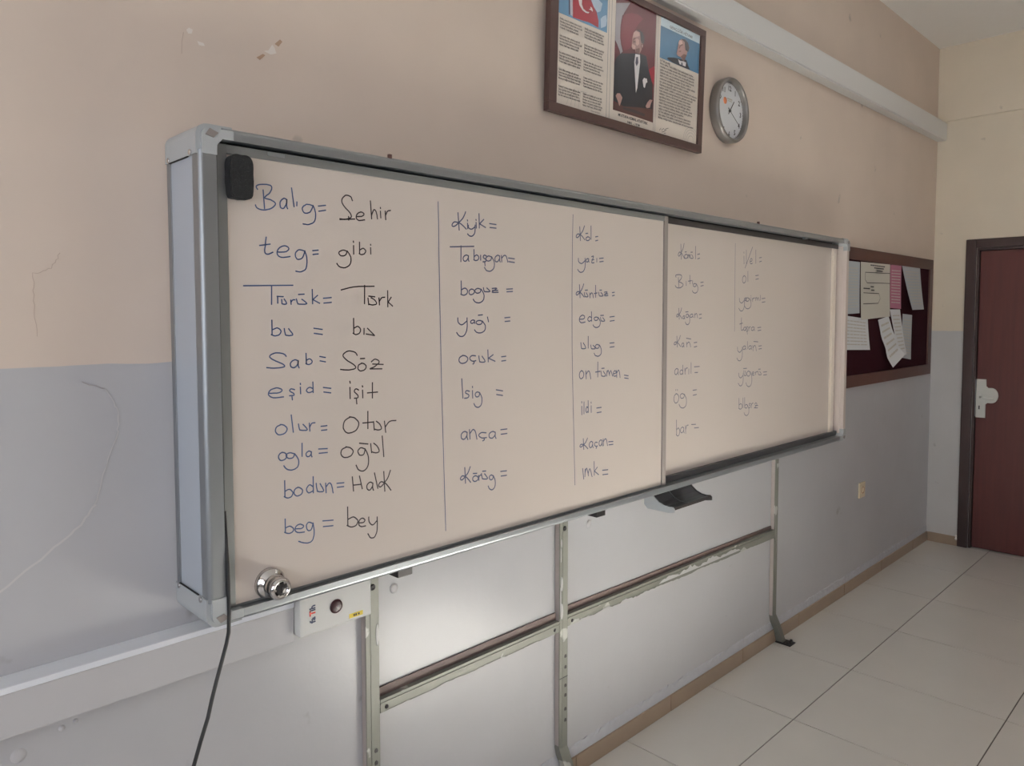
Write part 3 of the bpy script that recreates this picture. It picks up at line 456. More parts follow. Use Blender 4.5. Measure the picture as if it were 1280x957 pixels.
('L','k','Halk',[[1927,2484,1933,2414],[1967,2482,1982,2417],[1932,2443,1977,2440],[2042,2435,2039,2437,2036,2439,2031,2442,2027,2442,2022,2441,2017,2438,2013,2435,2010,2431,2008,2426,2008,2421,2009,2415,2011,2411,2014,2408,2018,2405,2022,2404,2026,2404,2030,2407,2034,2411,2038,2416,2041,2420,2042,2424,2043,2429,2043,2433,2043,2436],[2043,2436,2043,2431,2042,2425,2042,2418,2042,2412,2043,2408,2044,2404,2046,2401,2047,2399],[2053,2484,2072,2404],[2108,2483,2113,2383],[2148,2483,2145,2476,2141,2467,2137,2457,2132,2448,2127,2441,2120,2435,2114,2429,2110,2426],[2150,2382,2145,2389,2137,2400,2129,2410,2121,2419,2113,2425,2105,2429,2098,2433,2091,2434,2086,2432,2082,2428,2078,2423,2077,2419,2077,2415,2080,2412,2083,2409,2087,2409,2093,2411,2099,2415,2105,2420,2110,2424]]),
('L','b','beg =',[[1577,2349,1577,2287],[1578,2308,1582,2309,1588,2311,1595,2312,1600,2312,1605,2309,1610,2305,1615,2301,1617,2296,1617,2293,1616,2288,1613,2285,1609,2282,1605,2281,1600,2280,1595,2280,1590,2281,1585,2283,1580,2285,1576,2288,1573,2290],[1627,2294,1633,2293,1641,2292,1650,2290,1657,2290,1661,2292,1665,2294,1667,2297,1667,2300,1665,2303,1660,2306,1655,2309,1650,2311,1644,2311,1639,2310,1634,2308,1630,2305,1627,2302,1625,2298,1624,2293,1624,2289,1626,2285,1629,2281,1634,2277,1639,2275,1647,2273,1656,2272,1665,2271,1671,2271],[1713,2302,1709,2304,1704,2307,1698,2310,1693,2311,1689,2310,1686,2307,1683,2304,1681,2299,1681,2294,1682,2287,1684,2281,1687,2276,1691,2273,1695,2272,1700,2272,1704,2274,1708,2280,1711,2288,1713,2296,1715,2301],[1715,2304,1716,2296,1718,2283,1720,2270,1720,2258,1719,2247,1716,2237,1713,2228,1708,2222,1701,2218,1693,2217,1684,2217,1676,2219,1666,2222,1656,2226,1647,2231,1641,2234],[1765,2303,1820,2296],[1767,2276,1819,2270]]),
('L','k','bey',[[1899,2344,1899,2252],[1901,2284,1907,2286,1915,2288,1923,2290,1931,2290,1938,2286,1945,2280,1951,2274,1955,2268,1955,2262,1952,2256,1949,2250,1944,2246,1938,2244,1931,2243,1924,2243,1917,2244,1911,2246,1904,2250,1898,2254,1894,2256],[1962,2255,1967,2254,1974,2253,1981,2252,1986,2252,1990,2254,1993,2257,1995,2260,1995,2263,1993,2266,1989,2270,1985,2273,1981,2274,1976,2274,1972,2273,1967,2270,1964,2267,1962,2263,1960,2259,1959,2254,1960,2250,1961,2245,1964,2241,1967,2238,1972,2235,1978,2233,1986,2233,1993,2233,1999,2233],[2017,2273,2017,2268,2017,2261,2018,2253,2020,2247,2024,2241,2028,2236,2034,2231,2040,2229,2046,2231,2053,2236,2060,2242,2064,2245],[2066,2264,2066,2252,2067,2235,2066,2216,2065,2201,2063,2190,2059,2181,2055,2174,2050,2168,2045,2165,2039,2165,2033,2166,2027,2168,2022,2173,2018,2180,2014,2187,2011,2192]]),
('L','d','Kiyik =',[[2599,3793,2607,3702],[2653,3803,2650,3796,2645,3786,2639,3776,2633,3767,2625,3759,2616,3751,2608,3745,2602,3740],[2658,3711,2651,3716,2640,3724,2628,3731,2617,3737,2607,3740,2596,3742,2585,3743,2577,3743,2569,3740,2563,3735,2559,3729,2557,3725,2557,3722,2561,3719,2566,3718,2572,3719,2579,3722,2588,3728,2596,3734,2602,3738],[2666,3744,2668,3714],[2665,3761,2667,3755],[2672,3734,2672,3732,2672,3727,2673,3723,2675,3720,2678,3717,2683,3715,2689,3714,2695,3714,2701,3716,2708,3720,2714,3725,2719,3727],[2721,3738,2721,3732,2721,3722,2721,3711,2720,3703,2718,3696,2715,3690,2710,3685,2706,3681,2701,3678,2695,3676,2688,3676,2683,3676,2678,3678,2673,3681,2669,3684,2666,3687],[2728,3753,2730,3722],[2727,3769,2729,3764],[2750,3802,2752,3724],[2785,3774,2752,3746],[2755,3747,2799,3731],[2828,3755,2879,3754],[2831,3734,2879,3734]]),
('L','d','Tabışgan =',[[2543,3610,2712,3623],[2619,3620,2618,3536],[2671,3570,2668,3571,2664,3572,2659,3573,2654,3573,2649,3571,2643,3568,2639,3564,2635,3560,2634,3556,2634,3551,2635,3547,2637,3544,2640,3542,2644,3540,2649,3540,2654,3541,2658,3544,2662,3548,2666,3553,2669,3557,2671,3561,2672,3565,2672,3568,2672,3570],[2672,3570,2671,3566,2671,3561,2671,3555,2671,3550,2672,3547,2673,3544,2675,3542,2676,3541],[2712,3606,2713,3550],[2714,3569,2718,3571,2723,3574,2728,3577,2733,3578,2737,3576,2742,3574,2745,3571,2747,3567,2748,3564,2746,3560,2744,3556,2741,3553,2738,3550,2733,3549,2729,3548,2725,3547,2720,3548,2716,3549,2713,3550,2710,3551],[2761,3578,2761,3551],[2805,3576,2802,3577,2797,3579,2792,3580,2788,3580,2785,3578,2782,3575,2780,3571,2780,3568,2783,3565,2789,3562,2795,3560,2799,3557,2801,3554,2802,3551,2802,3549,2800,3547,2796,3545,2789,3544,2783,3544,2778,3543],[2791,3544,2794,3522],[2843,3573,2838,3574,2832,3576,2825,3577,2819,3577,2813,3575,2808,3571,2803,3568,2800,3564,2801,3560,2803,3556,2807,3552,2811,3550,2817,3549,2823,3550,2830,3552,2835,3554,2839,3558,2841,3564,2843,3569,2844,3573],[2844,3574,2848,3569,2854,3562,2860,3554,2864,3546,2865,3537,2865,3528,2863,3520,2860,3512,2855,3506,2848,3501,2841,3497,2833,3494,2826,3493,2818,3494,2810,3495,2804,3497,2799,3501,2795,3506,2792,3510,2789,3513],[2905,3581,2902,3582,2898,3584,2893,3585,2888,3585,2883,3582,2878,3579,2873,3575,2870,3570,2869,3566,2869,3560,2870,3555,2872,3552,2875,3549,2879,3548,2884,3548,2888,3549,2892,3552,2897,3556,2901,3562,2904,3566,2905,3571,2906,3575,2906,3579,2906,3582],[2906,3582,2906,3577,2905,3571,2905,3564,2905,3559,2906,3555,2908,3552,2909,3550,2910,3548],[2919,3586,2922,3549],[2922,3571,2926,3575,2932,3580,2937,3585,2943,3587,2947,3588,2951,3587,2955,3585,2959,3581,2962,3574,2965,3565,2968,3557,2969,3551],[2974,3574,3024,3572],[2976,3554,3024,3551]]),
('L','d','boguz =',[[2619,3434,2620,3362],[2621,3387,2626,3389,2632,3392,2639,3395,2646,3396,2651,3395,2657,3392,2662,3387,2664,3383,2664,3379,2663,3373,2660,3368,2656,3364,2652,3362,2646,3360,2640,3358,2635,3358,2629,3359,2624,3360,2619,3362,2616,3364],[2692,3392,2689,3391,2685,3389,2681,3387,2678,3385,2676,3381,2675,3378,2674,3374,2675,3371,2676,3368,2679,3365,2682,3363,2686,3362,2691,3362,2696,3363,2702,3365,2706,3367,2710,3370,2713,3374,2714,3377,2715,3381,2714,3384,2711,3386,2708,3389,2705,3390,2701,3391,2697,3392,2693,3392,2690,3392],[2762,3393,2757,3394,2751,3395,2743,3397,2737,3397,2731,3395,2725,3392,2720,3389,2717,3385,2717,3382,2720,3378,2724,3374,2729,3372,2734,3371,2741,3371,2748,3373,2754,3375,2758,3379,2760,3384,2762,3389,2764,3393],[2764,3393,2768,3389,2774,3382,2780,3374,2784,3366,2786,3358,2785,3350,2784,3342,2780,3335,2775,3329,2768,3325,2760,3321,2752,3319,2744,3318,2736,3319,2727,3320,2721,3323,2715,3326,2711,3330,2707,3335,2705,3338],[2780,3402,2781,3400,2782,3397,2782,3393,2783,3391,2784,3388,2786,3385,2787,3383,2788,3381],[2806,3401,2810,3399,2816,3395,2822,3391,2826,3388,2829,3386,2830,3384,2830,3383,2829,3382,2825,3381,2819,3380,2812,3380,2806,3380,2800,3380,2795,3380,2791,3381,2788,3381],[2846,3399,2854,3400,2867,3401,2879,3402,2885,3401,2878,3397,2864,3390,2851,3383,2845,3379,2853,3377,2868,3378,2884,3379,2895,3379],[2848,3388,2892,3390],[2959,3398,3008,3401],[2961,3383,3008,3386]]),
('L','d','yağı =',[[2594,3237,2594,3233,2594,3226,2595,3219,2597,3213,2602,3208,2609,3203,2617,3200,2624,3200,2633,3203,2642,3209,2651,3215,2657,3219],[2660,3237,2660,3226,2661,3209,2661,3192,2659,3177,2656,3166,2651,3157,2646,3149,2639,3143,2632,3139,2624,3137,2616,3137,2608,3139,2602,3142,2595,3148,2589,3155,2585,3159],[2714,3222,2712,3223,2708,3224,2705,3225,2701,3225,2697,3224,2693,3222,2689,3220,2687,3218,2685,3216,2685,3213,2686,3211,2688,3209,2690,3208,2694,3207,2697,3207,2701,3207,2704,3209,2708,3211,2711,3213,2713,3215,2714,3217,2715,3220,2715,3221,2715,3223],[2715,3223,2714,3221,2714,3218,2714,3214,2714,3212,2715,3210,2716,3208,2717,3207,2718,3206],[2771,3218,2766,3219,2760,3221,2752,3222,2746,3222,2740,3221,2733,3219,2728,3216,2726,3213,2726,3210,2729,3206,2733,3203,2738,3201,2743,3200,2750,3200,2758,3201,2763,3203,2767,3206,2770,3211,2771,3215,2773,3218],[2773,3219,2777,3214,2783,3208,2790,3201,2794,3195,2795,3188,2795,3180,2793,3173,2789,3167,2784,3163,2777,3159,2769,3156,2761,3154,2753,3154,2745,3154,2736,3156,2729,3158,2724,3161,2720,3165,2716,3169,2714,3172],[2742,3251,2774,3253],[2811,3241,2819,3214],[2944,3236,2987,3239],[2946,3215,2987,3218]]),
('L','d','oçuk =',[[2629,3034,2625,3033,2618,3031,2612,3028,2607,3025,2604,3021,2602,3016,2601,3011,2602,3006,2604,3002,2608,2998,2613,2995,2620,2993,2627,2992,2636,2993,2645,2995,2652,2998,2657,3002,2661,3006,2664,3012,2665,3016,2663,3021,2659,3025,2654,3028,2649,3031,2643,3033,2636,3034,2630,3035,2626,3035],[2722,3029,2716,3030,2709,3031,2700,3032,2694,3031,2688,3029,2683,3025,2680,3021,2678,3017,2680,3013,2685,3008,2690,3004,2696,3002,2703,3001,2711,3001,2719,3002,2724,3003],[2706,3001,2708,2999,2709,2997,2711,2994,2711,2992,2710,2990,2707,2988,2703,2986,2701,2985],[2745,3028,2746,3025,2746,3020,2747,3015,2748,3011,2749,3006,2750,3002,2751,2998,2752,2995],[2769,3026,2773,3021,2778,3015,2784,3009,2788,3004,2790,3000,2792,2997,2792,2995,2790,2994,2787,2993,2781,2992,2774,2992,2769,2992,2764,2993,2759,2994,2755,2995,2752,2995],[2813,3059,2816,2992],[2854,3031,2816,3011],[2819,3012,2869,2993],[2918,3016,2954,3018],[2919,2992,2953,2994]]),
('L','d','İsig =',[[2620,2910,2628,2804],[2676,2838,2672,2839,2666,2841,2660,2843,2655,2843,2651,2842,2648,2839,2646,2835,2647,2831,2652,2828,2660,2825,2667,2821,2672,2817,2672,2814,2670,2810,2666,2806,2662,2804,2657,2803,2650,2803,2644,2803,2639,2803],[2697,2841,2699,2799],[2697,2864,2698,2856],[2750,2824,2747,2826,2742,2828,2736,2830,2731,2830,2727,2829,2722,2826,2719,2823,2717,2820,2717,2816,2719,2811,2722,2807,2725,2804,2730,2803,2735,2803,2740,2804,2744,2806,2747,2810,2749,2815,2750,2820,2751,2824],[2751,2825,2754,2819,2759,2812,2764,2803,2767,2794,2767,2785,2767,2776,2766,2768,2763,2760,2760,2755,2754,2750,2748,2747,2743,2745,2737,2745,2730,2746,2724,2749,2719,2752,2715,2756,2712,2761,2709,2766,2708,2769],[2876,2832,2928,2822],[2879,2805,2928,2796]]),
('L','d','ança =',[[2657,2615,2653,2617,2648,2620,2642,2622,2637,2622,2631,2621,2625,2618,2619,2614,2615,2609,2614,2604,2614,2598,2615,2592,2617,2587,2621,2584,2626,2581,2632,2580,2637,2581,2642,2583,2647,2588,2651,2593,2655,2598,2657,2603,2657,2608,2657,2613,2658,2616],[2658,2616,2657,2611,2657,2603,2656,2596,2656,2589,2658,2585,2659,2581,2661,2577,2663,2575],[2674,2629,2678,2576],[2678,2607,2682,2611,2688,2617,2694,2623,2700,2626,2705,2626,2709,2623,2714,2619,2717,2613,2721,2604,2724,2591,2727,2578,2729,2569],[2799,2597,2792,2598,2782,2600,2771,2602,2762,2602,2755,2600,2748,2597,2744,2593,2742,2589,2745,2585,2750,2580,2758,2576,2765,2572,2774,2571,2785,2570,2795,2570,2802,2570],[2779,2571,2780,2569,2783,2566,2785,2563,2785,2560,2783,2559,2779,2557,2775,2556,2772,2555],[2868,2592,2864,2594,2859,2596,2852,2599,2846,2599,2840,2598,2832,2595,2826,2592,2822,2588,2820,2584,2820,2578,2821,2573,2824,2568,2828,2565,2834,2563,2840,2562,2846,2562,2852,2564,2857,2568,2863,2573,2866,2577,2869,2581,2869,2586,2869,2590,2869,2593],[2869,2593,2869,2588,2868,2582,2868,2575,2868,2569,2870,2565,2872,2561,2874,2558,2875,2556],[2911,2602,2962,2601],[2913,2576,2962,2575]]),
('L','d','Körüg =',[[2639,2425,2644,2338],[2679,2424,2676,2418,2672,2410,2668,2402,2663,2394,2658,2388,2651,2383,2645,2378,2641,2375],[2682,2337,2676,2343,2669,2352,2660,2361,2652,2369,2644,2374,2636,2378,2628,2381,2622,2382,2617,2381,2612,2377,2609,2373,2607,2369,2608,2366,2610,2363,2614,2361,2618,2360,2624,2362,2630,2366,2636,2370,2641,2373],[2715,2368,2712,2367,2708,2366,2703,2365,2700,2363,2698,2360,2697,2357,2696,2353,2697,2349,2698,2346,2701,2343,2704,2340,2708,2338,2713,2337,2719,2337,2725,2338,2729,2340,2733,2342,2736,2345,2737,2349,2738,2352,2737,2356,2734,2359,2731,2362,2727,2364,2724,2366,2719,2367,2715,2368,2713,2369],[2700,2383,2728,2380],[2740,2367,2743,2338],[2742,2352,2743,2355,2745,2358,2747,2362,2750,2365,2753,2366,2756,2366,2760,2365,2762,2365],[2762,2374,2762,2371,2763,2367,2764,2362,2765,2358,2766,2354,2767,2350,2768,2346,2769,2343],[2785,2369,2789,2365,2795,2358,2800,2352,2804,2347,2807,2343,2808,2341,2808,2339,2807,2338,2803,2337,2797,2337,2791,2338,2785,2339,2780,2340,2776,2341,2772,2343,2769,2343],[2770,2385,2795,2383],[2852,2347,2849,2349,2844,2351,2839,2354,2835,2354,2831,2353,2827,2351,2823,2348,2821,2345,2822,2341,2823,2336,2826,2332,2829,2329,2833,2327,2838,2327,2843,2328,2847,2329,2849,2333,2851,2338,2852,2343,2853,2347],[2853,2347,2856,2342,2860,2334,2865,2325,2867,2316,2868,2307,2868,2298,2867,2290,2864,2283,2861,2278,2856,2274,2851,2271,2845,2269,2840,2269,2834,2271,2828,2274,2824,2277,2820,2281,2817,2287,2815,2292,2813,2295],[2910,2363,2958,2360],[2913,2336,2958,2334]]),
('L','d','Köl =',[[3601,3801,3608,3716],[3647,3810,3644,3804,3640,3795,3635,3785,3630,3776,3623,3769,3616,3762,3609,3756,3604,3752],[3651,3723,3645,3728,3636,3735,3626,3743,3617,3748,3608,3752,3599,3754,3590,3755,3583,3755,3577,3752,3571,3747,3568,3742,3566,3738,3567,3735,3570,3733,3574,3731,3579,3732,3585,3735,3592,3740,3599,3746,3604,3750],[3679,3744,3677,3743,3672,3741,3668,3739,3665,3737,3663,3735,3662,3732,3661,3729,3662,3726,3664,3724,3666,3722,3670,3721,3673,3720,3678,3720,3684,3721,3689,3723,3694,3725,3697,3728,3700,3731,3702,3734,3702,3736,3701,3738,3698,3740,3695,3742,3692,3743,3688,3744,3684,3744,3680,3744,3677,3744],[3659,3763,3681,3766],[3712,3815,3713,3730],[3757,3749,3782,3754],[3758,3724,3782,3730]]),
('L','d','yağı =',[[3589,3605,3589,3601,3589,3595,3590,3588,3593,3583,3598,3579,3604,3576,3612,3574,3620,3573,3628,3576,3638,3582,3646,3588,3652,3592],[3654,3608,3655,3598,3656,3584,3656,3569,3655,3556,3652,3546,3647,3537,3642,3530,3635,3524,3628,3521,3620,3519,3612,3518,3605,3519,3598,3522,3591,3527,3585,3532,3582,3535],[3690,3605,3688,3606,3685,3607,3681,3607,3678,3607,3674,3606,3670,3604,3667,3601,3665,3599,3664,3596,3664,3593,3664,3590,3666,3588,3668,3586,3671,3585,3675,3585,3678,3586,3681,3588,3684,3590,3687,3594,3689,3596,3690,3599,3691,3602,3691,3604,3691,3605],[3691,3605,3691,3603,3690,3599,3690,3595,3690,3592,3691,3590,3692,3588,3693,3587,3694,3586],[3719,3621,3724,3623,3731,3625,3737,3627,3739,3625,3736,3617,3729,3605,3722,3593,3720,3585,3723,3582,3731,3583,3739,3584,3745,3585],[3721,3601,3743,3604],[3772,3614,3772,3590],[3798,3614,3840,3619],[3801,3593,3840,3598]]),
('L','d','Küntüz =',[[3600,3441,3607,3359],[3642,3447,3639,3441,3636,3433,3631,3424,3626,3416,3621,3409,3614,3403,3607,3397,3603,3394],[3647,3364,3641,3369,3633,3376,3623,3384,3615,3389,3606,3393,3598,3396,3590,3398,3583,3398,3578,3395,3573,3391,3569,3386,3568,3383,3569,3380,3571,3377,3575,3376,3580,3376,3585,3379,3592,3383,3598,3388,3603,3392],[3649,3393,3649,3390,3649,3387,3650,3383,3651,3379,3652,3376,3653,3373,3654,3370,3654,3368],[3667,3392,3670,3389,3675,3384,3679,3379,3682,3376,3684,3373,3685,3371,3685,3369,3684,3368,3681,3367,3677,3366,3672,3366,3667,3366,3664,3366,3660,3367,3657,3367,3654,3368],[3656,3407,3681,3409],[3703,3391,3706,3360],[3706,3379,3708,3382,3712,3386,3716,3390,3720,3392,3723,3392,3726,3391,3729,3389,3731,3386,3734,3380,3736,3373,3738,3366,3739,3361],[3761,3441,3762,3364],[3747,3388,3777,3393],[3793,3398,3793,3396,3794,3392,3795,3389,3796,3385,3797,3382,3798,3379,3799,3377,3800,3375],[3816,3397,3820,3394,3825,3390,3831,3386,3835,3382,3837,3380,3839,3378,3839,3377,3837,3375,3834,3374,3828,3374,3822,3373,3816,3373,3811,3373,3807,3374,3803,3374,3800,3375],[3803,3411,3824,3412],[3852,3399,3859,3400,3869,3401,3878,3402,3883,3401,3878,3396,3867,3389,3856,3382,3852,3377,3858,3376,3869,3376,3882,3377,3891,3378],[3854,3387,3889,3389],[3935,3398,3960,3401],[3936,3377,3960,3381]]),
('L','d','edgü =',[[3604,3224,3611,3225,3622,3225,3632,3225,3641,3227,3646,3229,3651,3233,3653,3237,3653,3241,3650,3244,3645,3247,3638,3250,3631,3250,3625,3249,3618,3246,3612,3243,3607,3239,3604,3234,3601,3228,3600,3222,3601,3217,3603,3213,3607,3209,3613,3205,3619,3203,3629,3203,3641,3204,3652,3206,3659,3207],[3720,3272,3723,3211],[3719,3234,3716,3236,3711,3239,3706,3241,3701,3241,3696,3238,3690,3234,3685,3230,3683,3225,3684,3221,3687,3217,3692,3213,3697,3211,3702,3212,3709,3214,3716,3217,3721,3219],[3789,3234,3785,3235,3778,3237,3771,3238,3765,3238,3760,3237,3754,3235,3750,3232,3747,3229,3748,3226,3750,3222,3754,3219,3758,3217,3764,3216,3770,3216,3777,3218,3782,3219,3785,3223,3787,3227,3789,3231,3790,3234],[3790,3235,3794,3231,3800,3225,3806,3218,3810,3211,3811,3204,3811,3197,3809,3190,3806,3184,3802,3180,3795,3176,3788,3173,3781,3171,3773,3171,3765,3171,3758,3173,3751,3175,3746,3178,3742,3182,3739,3186,3737,3188],[3813,3236,3814,3233,3815,3230,3815,3227,3816,3223,3817,3220,3819,3217,3820,3215,3820,3213],[3836,3234,3840,3232,3845,3227,3851,3223,3855,3220,3857,3217,3858,3215,3858,3214,3857,3213,3853,3212,3848,3211,3842,3211,3836,3211,3832,3211,3827,3212,3823,3213,3820,3213],[3813,3248,3846,3249],[3910,3238,3961,3242],[3913,3211,3961,3215]]),
('L','d','ulug =',[[3616,3078,3616,3074,3617,3069,3618,3063,3619,3058,3620,3053,3621,3048,3623,3044,3623,3041],[3641,3075,3645,3070,3651,3064,3657,3057,3661,3051,3663,3047,3665,3044,3665,3042,3663,3040,3659,3039,3653,3038,3647,3038,3641,3038,3636,3038,3631,3039,3626,3040,3623,3041],[3689,3116,3689,3040],[3715,3060,3715,3058,3716,3055,3717,3051,3718,3047,3719,3044,3720,3041,3721,3038,3722,3036],[3738,3058,3742,3055,3748,3051,3754,3046,3758,3042,3760,3040,3761,3038,3762,3036,3760,3035,3756,3034,3751,3034,3744,3034,3739,3034,3734,3034,3729,3035,3725,3036,3722,3036],[3802,3056,3798,3057,3791,3059,3785,3061,3778,3061,3773,3060,3767,3057,3763,3054,3760,3051,3761,3047,3763,3043,3767,3040,3771,3037,3777,3036,3783,3036,3790,3037,3795,3039,3798,3043,3801,3048,3802,3053,3804,3056],[3804,3057,3808,3052,3814,3045,3819,3037,3823,3029,3824,3022,3824,3013,3823,3006,3820,2999,3815,2994,3808,2990,3801,2987,3794,2985,3786,2985,3778,2986,3771,2988,3764,2990,3759,2993,3755,2998,3752,3003,3750,3006],[3912,3066,3960,3068],[3914,3039,3961,3042]]),
('L','d','on tümen =',[[3622,2899,3619,2898,3615,2895,3610,2892,3607,2888,3605,2883,3603,2877,3603,2871,3603,2866,3605,2861,3608,2856,3612,2852,3616,2850,3621,2849,3627,2850,3633,2853,3638,2856,3642,2861,3645,2867,3646,2873,3647,2879,3645,2883,3643,2888,3639,2892,3636,2896,3632,2898,3627,2899,3623,2900,3620,2900],[3667,2896,3671,2845],[3671,2875,3674,2879,3680,2885,3685,2891,3690,2894,3695,2894,3699,2893,3702,2889,3706,2883,3709,2874,3712,2862,3715,2850,3716,2842],[3788,2948,3788,2850],[3764,2883,3813,2886],[3820,2887,3821,2884,3822,2880,3823,2875,3824,2870,3825,2866,3826,2861,3828,2858,3828,2855],[3846,2884,3850,2880,3856,2874,3863,2868,3867,2862,3869,2859,3871,2856,3871,2854,3870,2853,3865,2852,3859,2851,3852,2851,3846,2851,3841,2852,3836,2853,3832,2854,3828,2855],[3828,2904,3856,2904],[3885,2885,3882,2850],[3885,2870,3887,2874,3890,2881,3893,2887,3897,2888,3901,2882,3906,2872,3910,2860,3913,2852],[3910,2860,3913,2866,3916,2875,3921,2882,3925,2885,3930,2879,3936,2867,3941,2855,3945,2847],[3955,2862,3959,2862,3964,2862,3970,2862,3975,2863,3978,2865,3981,2868,3982,2871,3982,2874,3980,2876,3977,2879,3973,2881,3970,2882,3966,2881,3962,2879,3959,2876,3956,2873,3954,2869,3953,2865,3952,2861,3953,2856,3954,2853,3956,2849,3960,2847,3963,2845,3969,2844,3975,2845,3981,2846,3986,2846],[3987,2883,3991,2834],[3990,2864,3993,2868,3997,2874,4002,2879,4006,2882,4009,2883,4013,2881,4016,2877,4018,2872,4021,2863,4024,2851,4026,2840,4027,2832],[4073,2846,4120,2839],[4076,2827,4120,2820]]),
('L','d','ildi =',[[3627,2674,3629,2619],[3627,2704,3628,2694],[3650,2700,3650,2623],[3691,2704,3693,2627],[3690,2657,3688,2659,3685,2663,3682,2665,3679,2666,3676,2663,3673,2658,3670,2653,3669,2647,3669,2642,3671,2636,3674,2632,3677,2629,3680,2629,3684,2632,3688,2635,3691,2638],[3722,2669,3723,2625],[3721,2693,3722,2685],[3778,2649,3827,2649],[3781,2618,3827,2619]]),
('L','d','kaçan =',[[3644,2465,3650,2395],[3687,2464,3684,2459,3680,2453,3675,2446,3670,2440,3664,2435,3657,2431,3651,2427,3646,2425],[3691,2394,3685,2399,3677,2406,3667,2414,3658,2420,3650,2424,3641,2428,3633,2430,3626,2431,3620,2430,3615,2427,3612,2423,3610,2421,3611,2418,3614,2416,3618,2414,3622,2413,3628,2415,3635,2418,3642,2421,3646,2423],[3739,2430,3736,2432,3732,2435,3728,2437,3723,2437,3718,2436,3713,2433,3709,2429,3706,2425,3704,2420,3704,2414,3706,2408,3707,2404,3711,2401,3715,2398,3719,2397,3724,2398,3728,2400,3732,2405,3735,2410,3738,2415,3740,2419,3740,2424,3740,2428,3740,2431],[3740,2431,3740,2426,3740,2419,3739,2412,3740,2406,3741,2402,3742,2398,3744,2395,3745,2393],[3788,2423,3784,2423,3779,2425,3773,2426,3768,2426,3765,2424,3761,2421,3759,2417,3758,2414,3759,2410,3762,2406,3766,2403,3770,2400,3775,2399,3781,2399,3786,2400,3790,2400],[3777,2399,3778,2398,3779,2395,3781,2393,3781,2391,3780,2389,3778,2388,3775,2386,3774,2386],[3837,2429,3835,2430,3831,2433,3827,2435,3822,2435,3818,2434,3813,2431,3809,2427,3806,2423,3805,2419,3805,2413,3806,2408,3808,2403,3811,2400,3814,2398,3819,2397,3823,2398,3827,2400,3830,2404,3834,2409,3836,2414,3838,2418,3838,2423,3838,2427,3838,2429],[3838,2429,3838,2425,3838,2418,3837,2411,3838,2406,3839,2401,3840,2398,3842,2395,3843,2393],[3848,2440,3852,2394],[3852,2421,3855,2425,3860,2430,3865,2435,3870,2437,3874,2437,3878,2435,3881,2432,3885,2426,3888,2418,3890,2407,3893,2396,3895,2389],[3906,2413,3955,2409],[3909,2392,3955,2390]]),
('L','d','ırak =',[[3639,2273,3651,2203],[3665,2266,3662,2217],[3665,2244,3668,2251,3671,2260,3675,2268,3680,2270,3684,2261,3690,2245,3695,2229,3698,2217],[3694,2229,3697,2237,3702,2249,3707,2259,3712,2262,3718,2253,3725,2236,3730,2218,3735,2206],[3755,2302,3758,2211],[3789,2261,3758,2237],[3760,2238,3803,2209],[3842,2232,3902,2227],[3845,2202,3902,2198]]),
('R','f','Könül =',[[4842,3778,4851,3666],[4887,3786,4884,3779,4881,3767,4876,3755,4871,3744,4865,3735,4857,3726,4851,3718,4846,3713],[4894,3674,4888,3681,4878,3690,4868,3700,4859,3708,4850,3713,4840,3716,4832,3718,4824,3718,4818,3714,4813,3708,4810,3702,4808,3697,4809,3693,4812,3690,4816,3688,4821,3688,4827,3692,4834,3699,4841,3706,4846,3711],[4914,3706,4911,3705,4906,3703,4901,3701,4898,3698,4896,3695,4894,3691,4894,3687,4895,3684,4896,3681,4900,3678,4903,3676,4908,3675,4913,3675,4919,3677,4926,3679,4931,3681,4934,3684,4937,3688,4939,3692,4940,3696,4938,3699,4935,3701,4932,3703,4928,3705,4924,3706,4919,3707,4915,3707,4912,3707],[4899,3723,4922,3725],[4941,3704,4940,3679],[4942,3693,4943,3696,4944,3701,4946,3706,4948,3707,4951,3703,4953,3696,4956,3688,4958,3682],[4956,3688,4957,3692,4959,3699,4962,3704,4964,3706,4967,3702,4970,3695,4973,3686,4975,3681],[4971,3710,4972,3707,4972,3703,4973,3699,4974,3694,4975,3691,4976,3687,4978,3683,4978,3681],[4993,3710,4997,3706,5002,3701,5008,3696,5012,3692,5014,3689,5015,3686,5016,3685,5014,3683,5011,3682,5005,3681,4999,3680,4994,3680,4989,3680,4985,3680,4981,3681,4978,3681],[4980,3726,5006,3728],[5047,3775,5049,3679],[5076,3714,5109,3721],[5078,3681,5110,3688]]),
('R','f','Bitig =',[[4813,3529,4822,3457],[4783,3530,4781,3533,4777,3537,4775,3541,4777,3544,4784,3547,4796,3549,4808,3550,4820,3551,4831,3551,4842,3550,4851,3548,4858,3544,4859,3540,4858,3533,4854,3526,4849,3520,4842,3514,4833,3509,4824,3504,4821,3499,4825,3497,4833,3495,4844,3494,4853,3492,4862,3489,4870,3486,4877,3482,4881,3478,4879,3474,4874,3468,4867,3464,4859,3460,4850,3456,4839,3454,4827,3452,4816,3452,4807,3452,4797,3454,4789,3456,4782,3459,4778,3461,4775,3465,4774,3468,4773,3470],[4921,3492,4923,3472],[4920,3503,4922,3499],[4972,3552,4974,3486],[4950,3506,4997,3512],[5010,3503,5012,3487],[5009,3512,5010,3509],[5064,3487,5060,3488,5053,3490,5045,3491,5039,3491,5032,3489,5026,3486,5021,3483,5019,3480,5019,3477,5022,3473,5026,3470,5031,3468,5037,3467,5044,3467,5051,3469,5057,3471,5060,3475,5063,3479,5065,3484,5066,3487],[5066,3488,5070,3484,5077,3477,5083,3470,5088,3463,5089,3456,5089,3448,5087,3440,5084,3434,5079,3429,5072,3424,5064,3421,5056,3419,5048,3418,5039,3419,5031,3420,5024,3422,5019,3425,5014,3429,5010,3433,5008,3436],[5127,3501,5168,3506],[5129,3474,5169,3480]]),
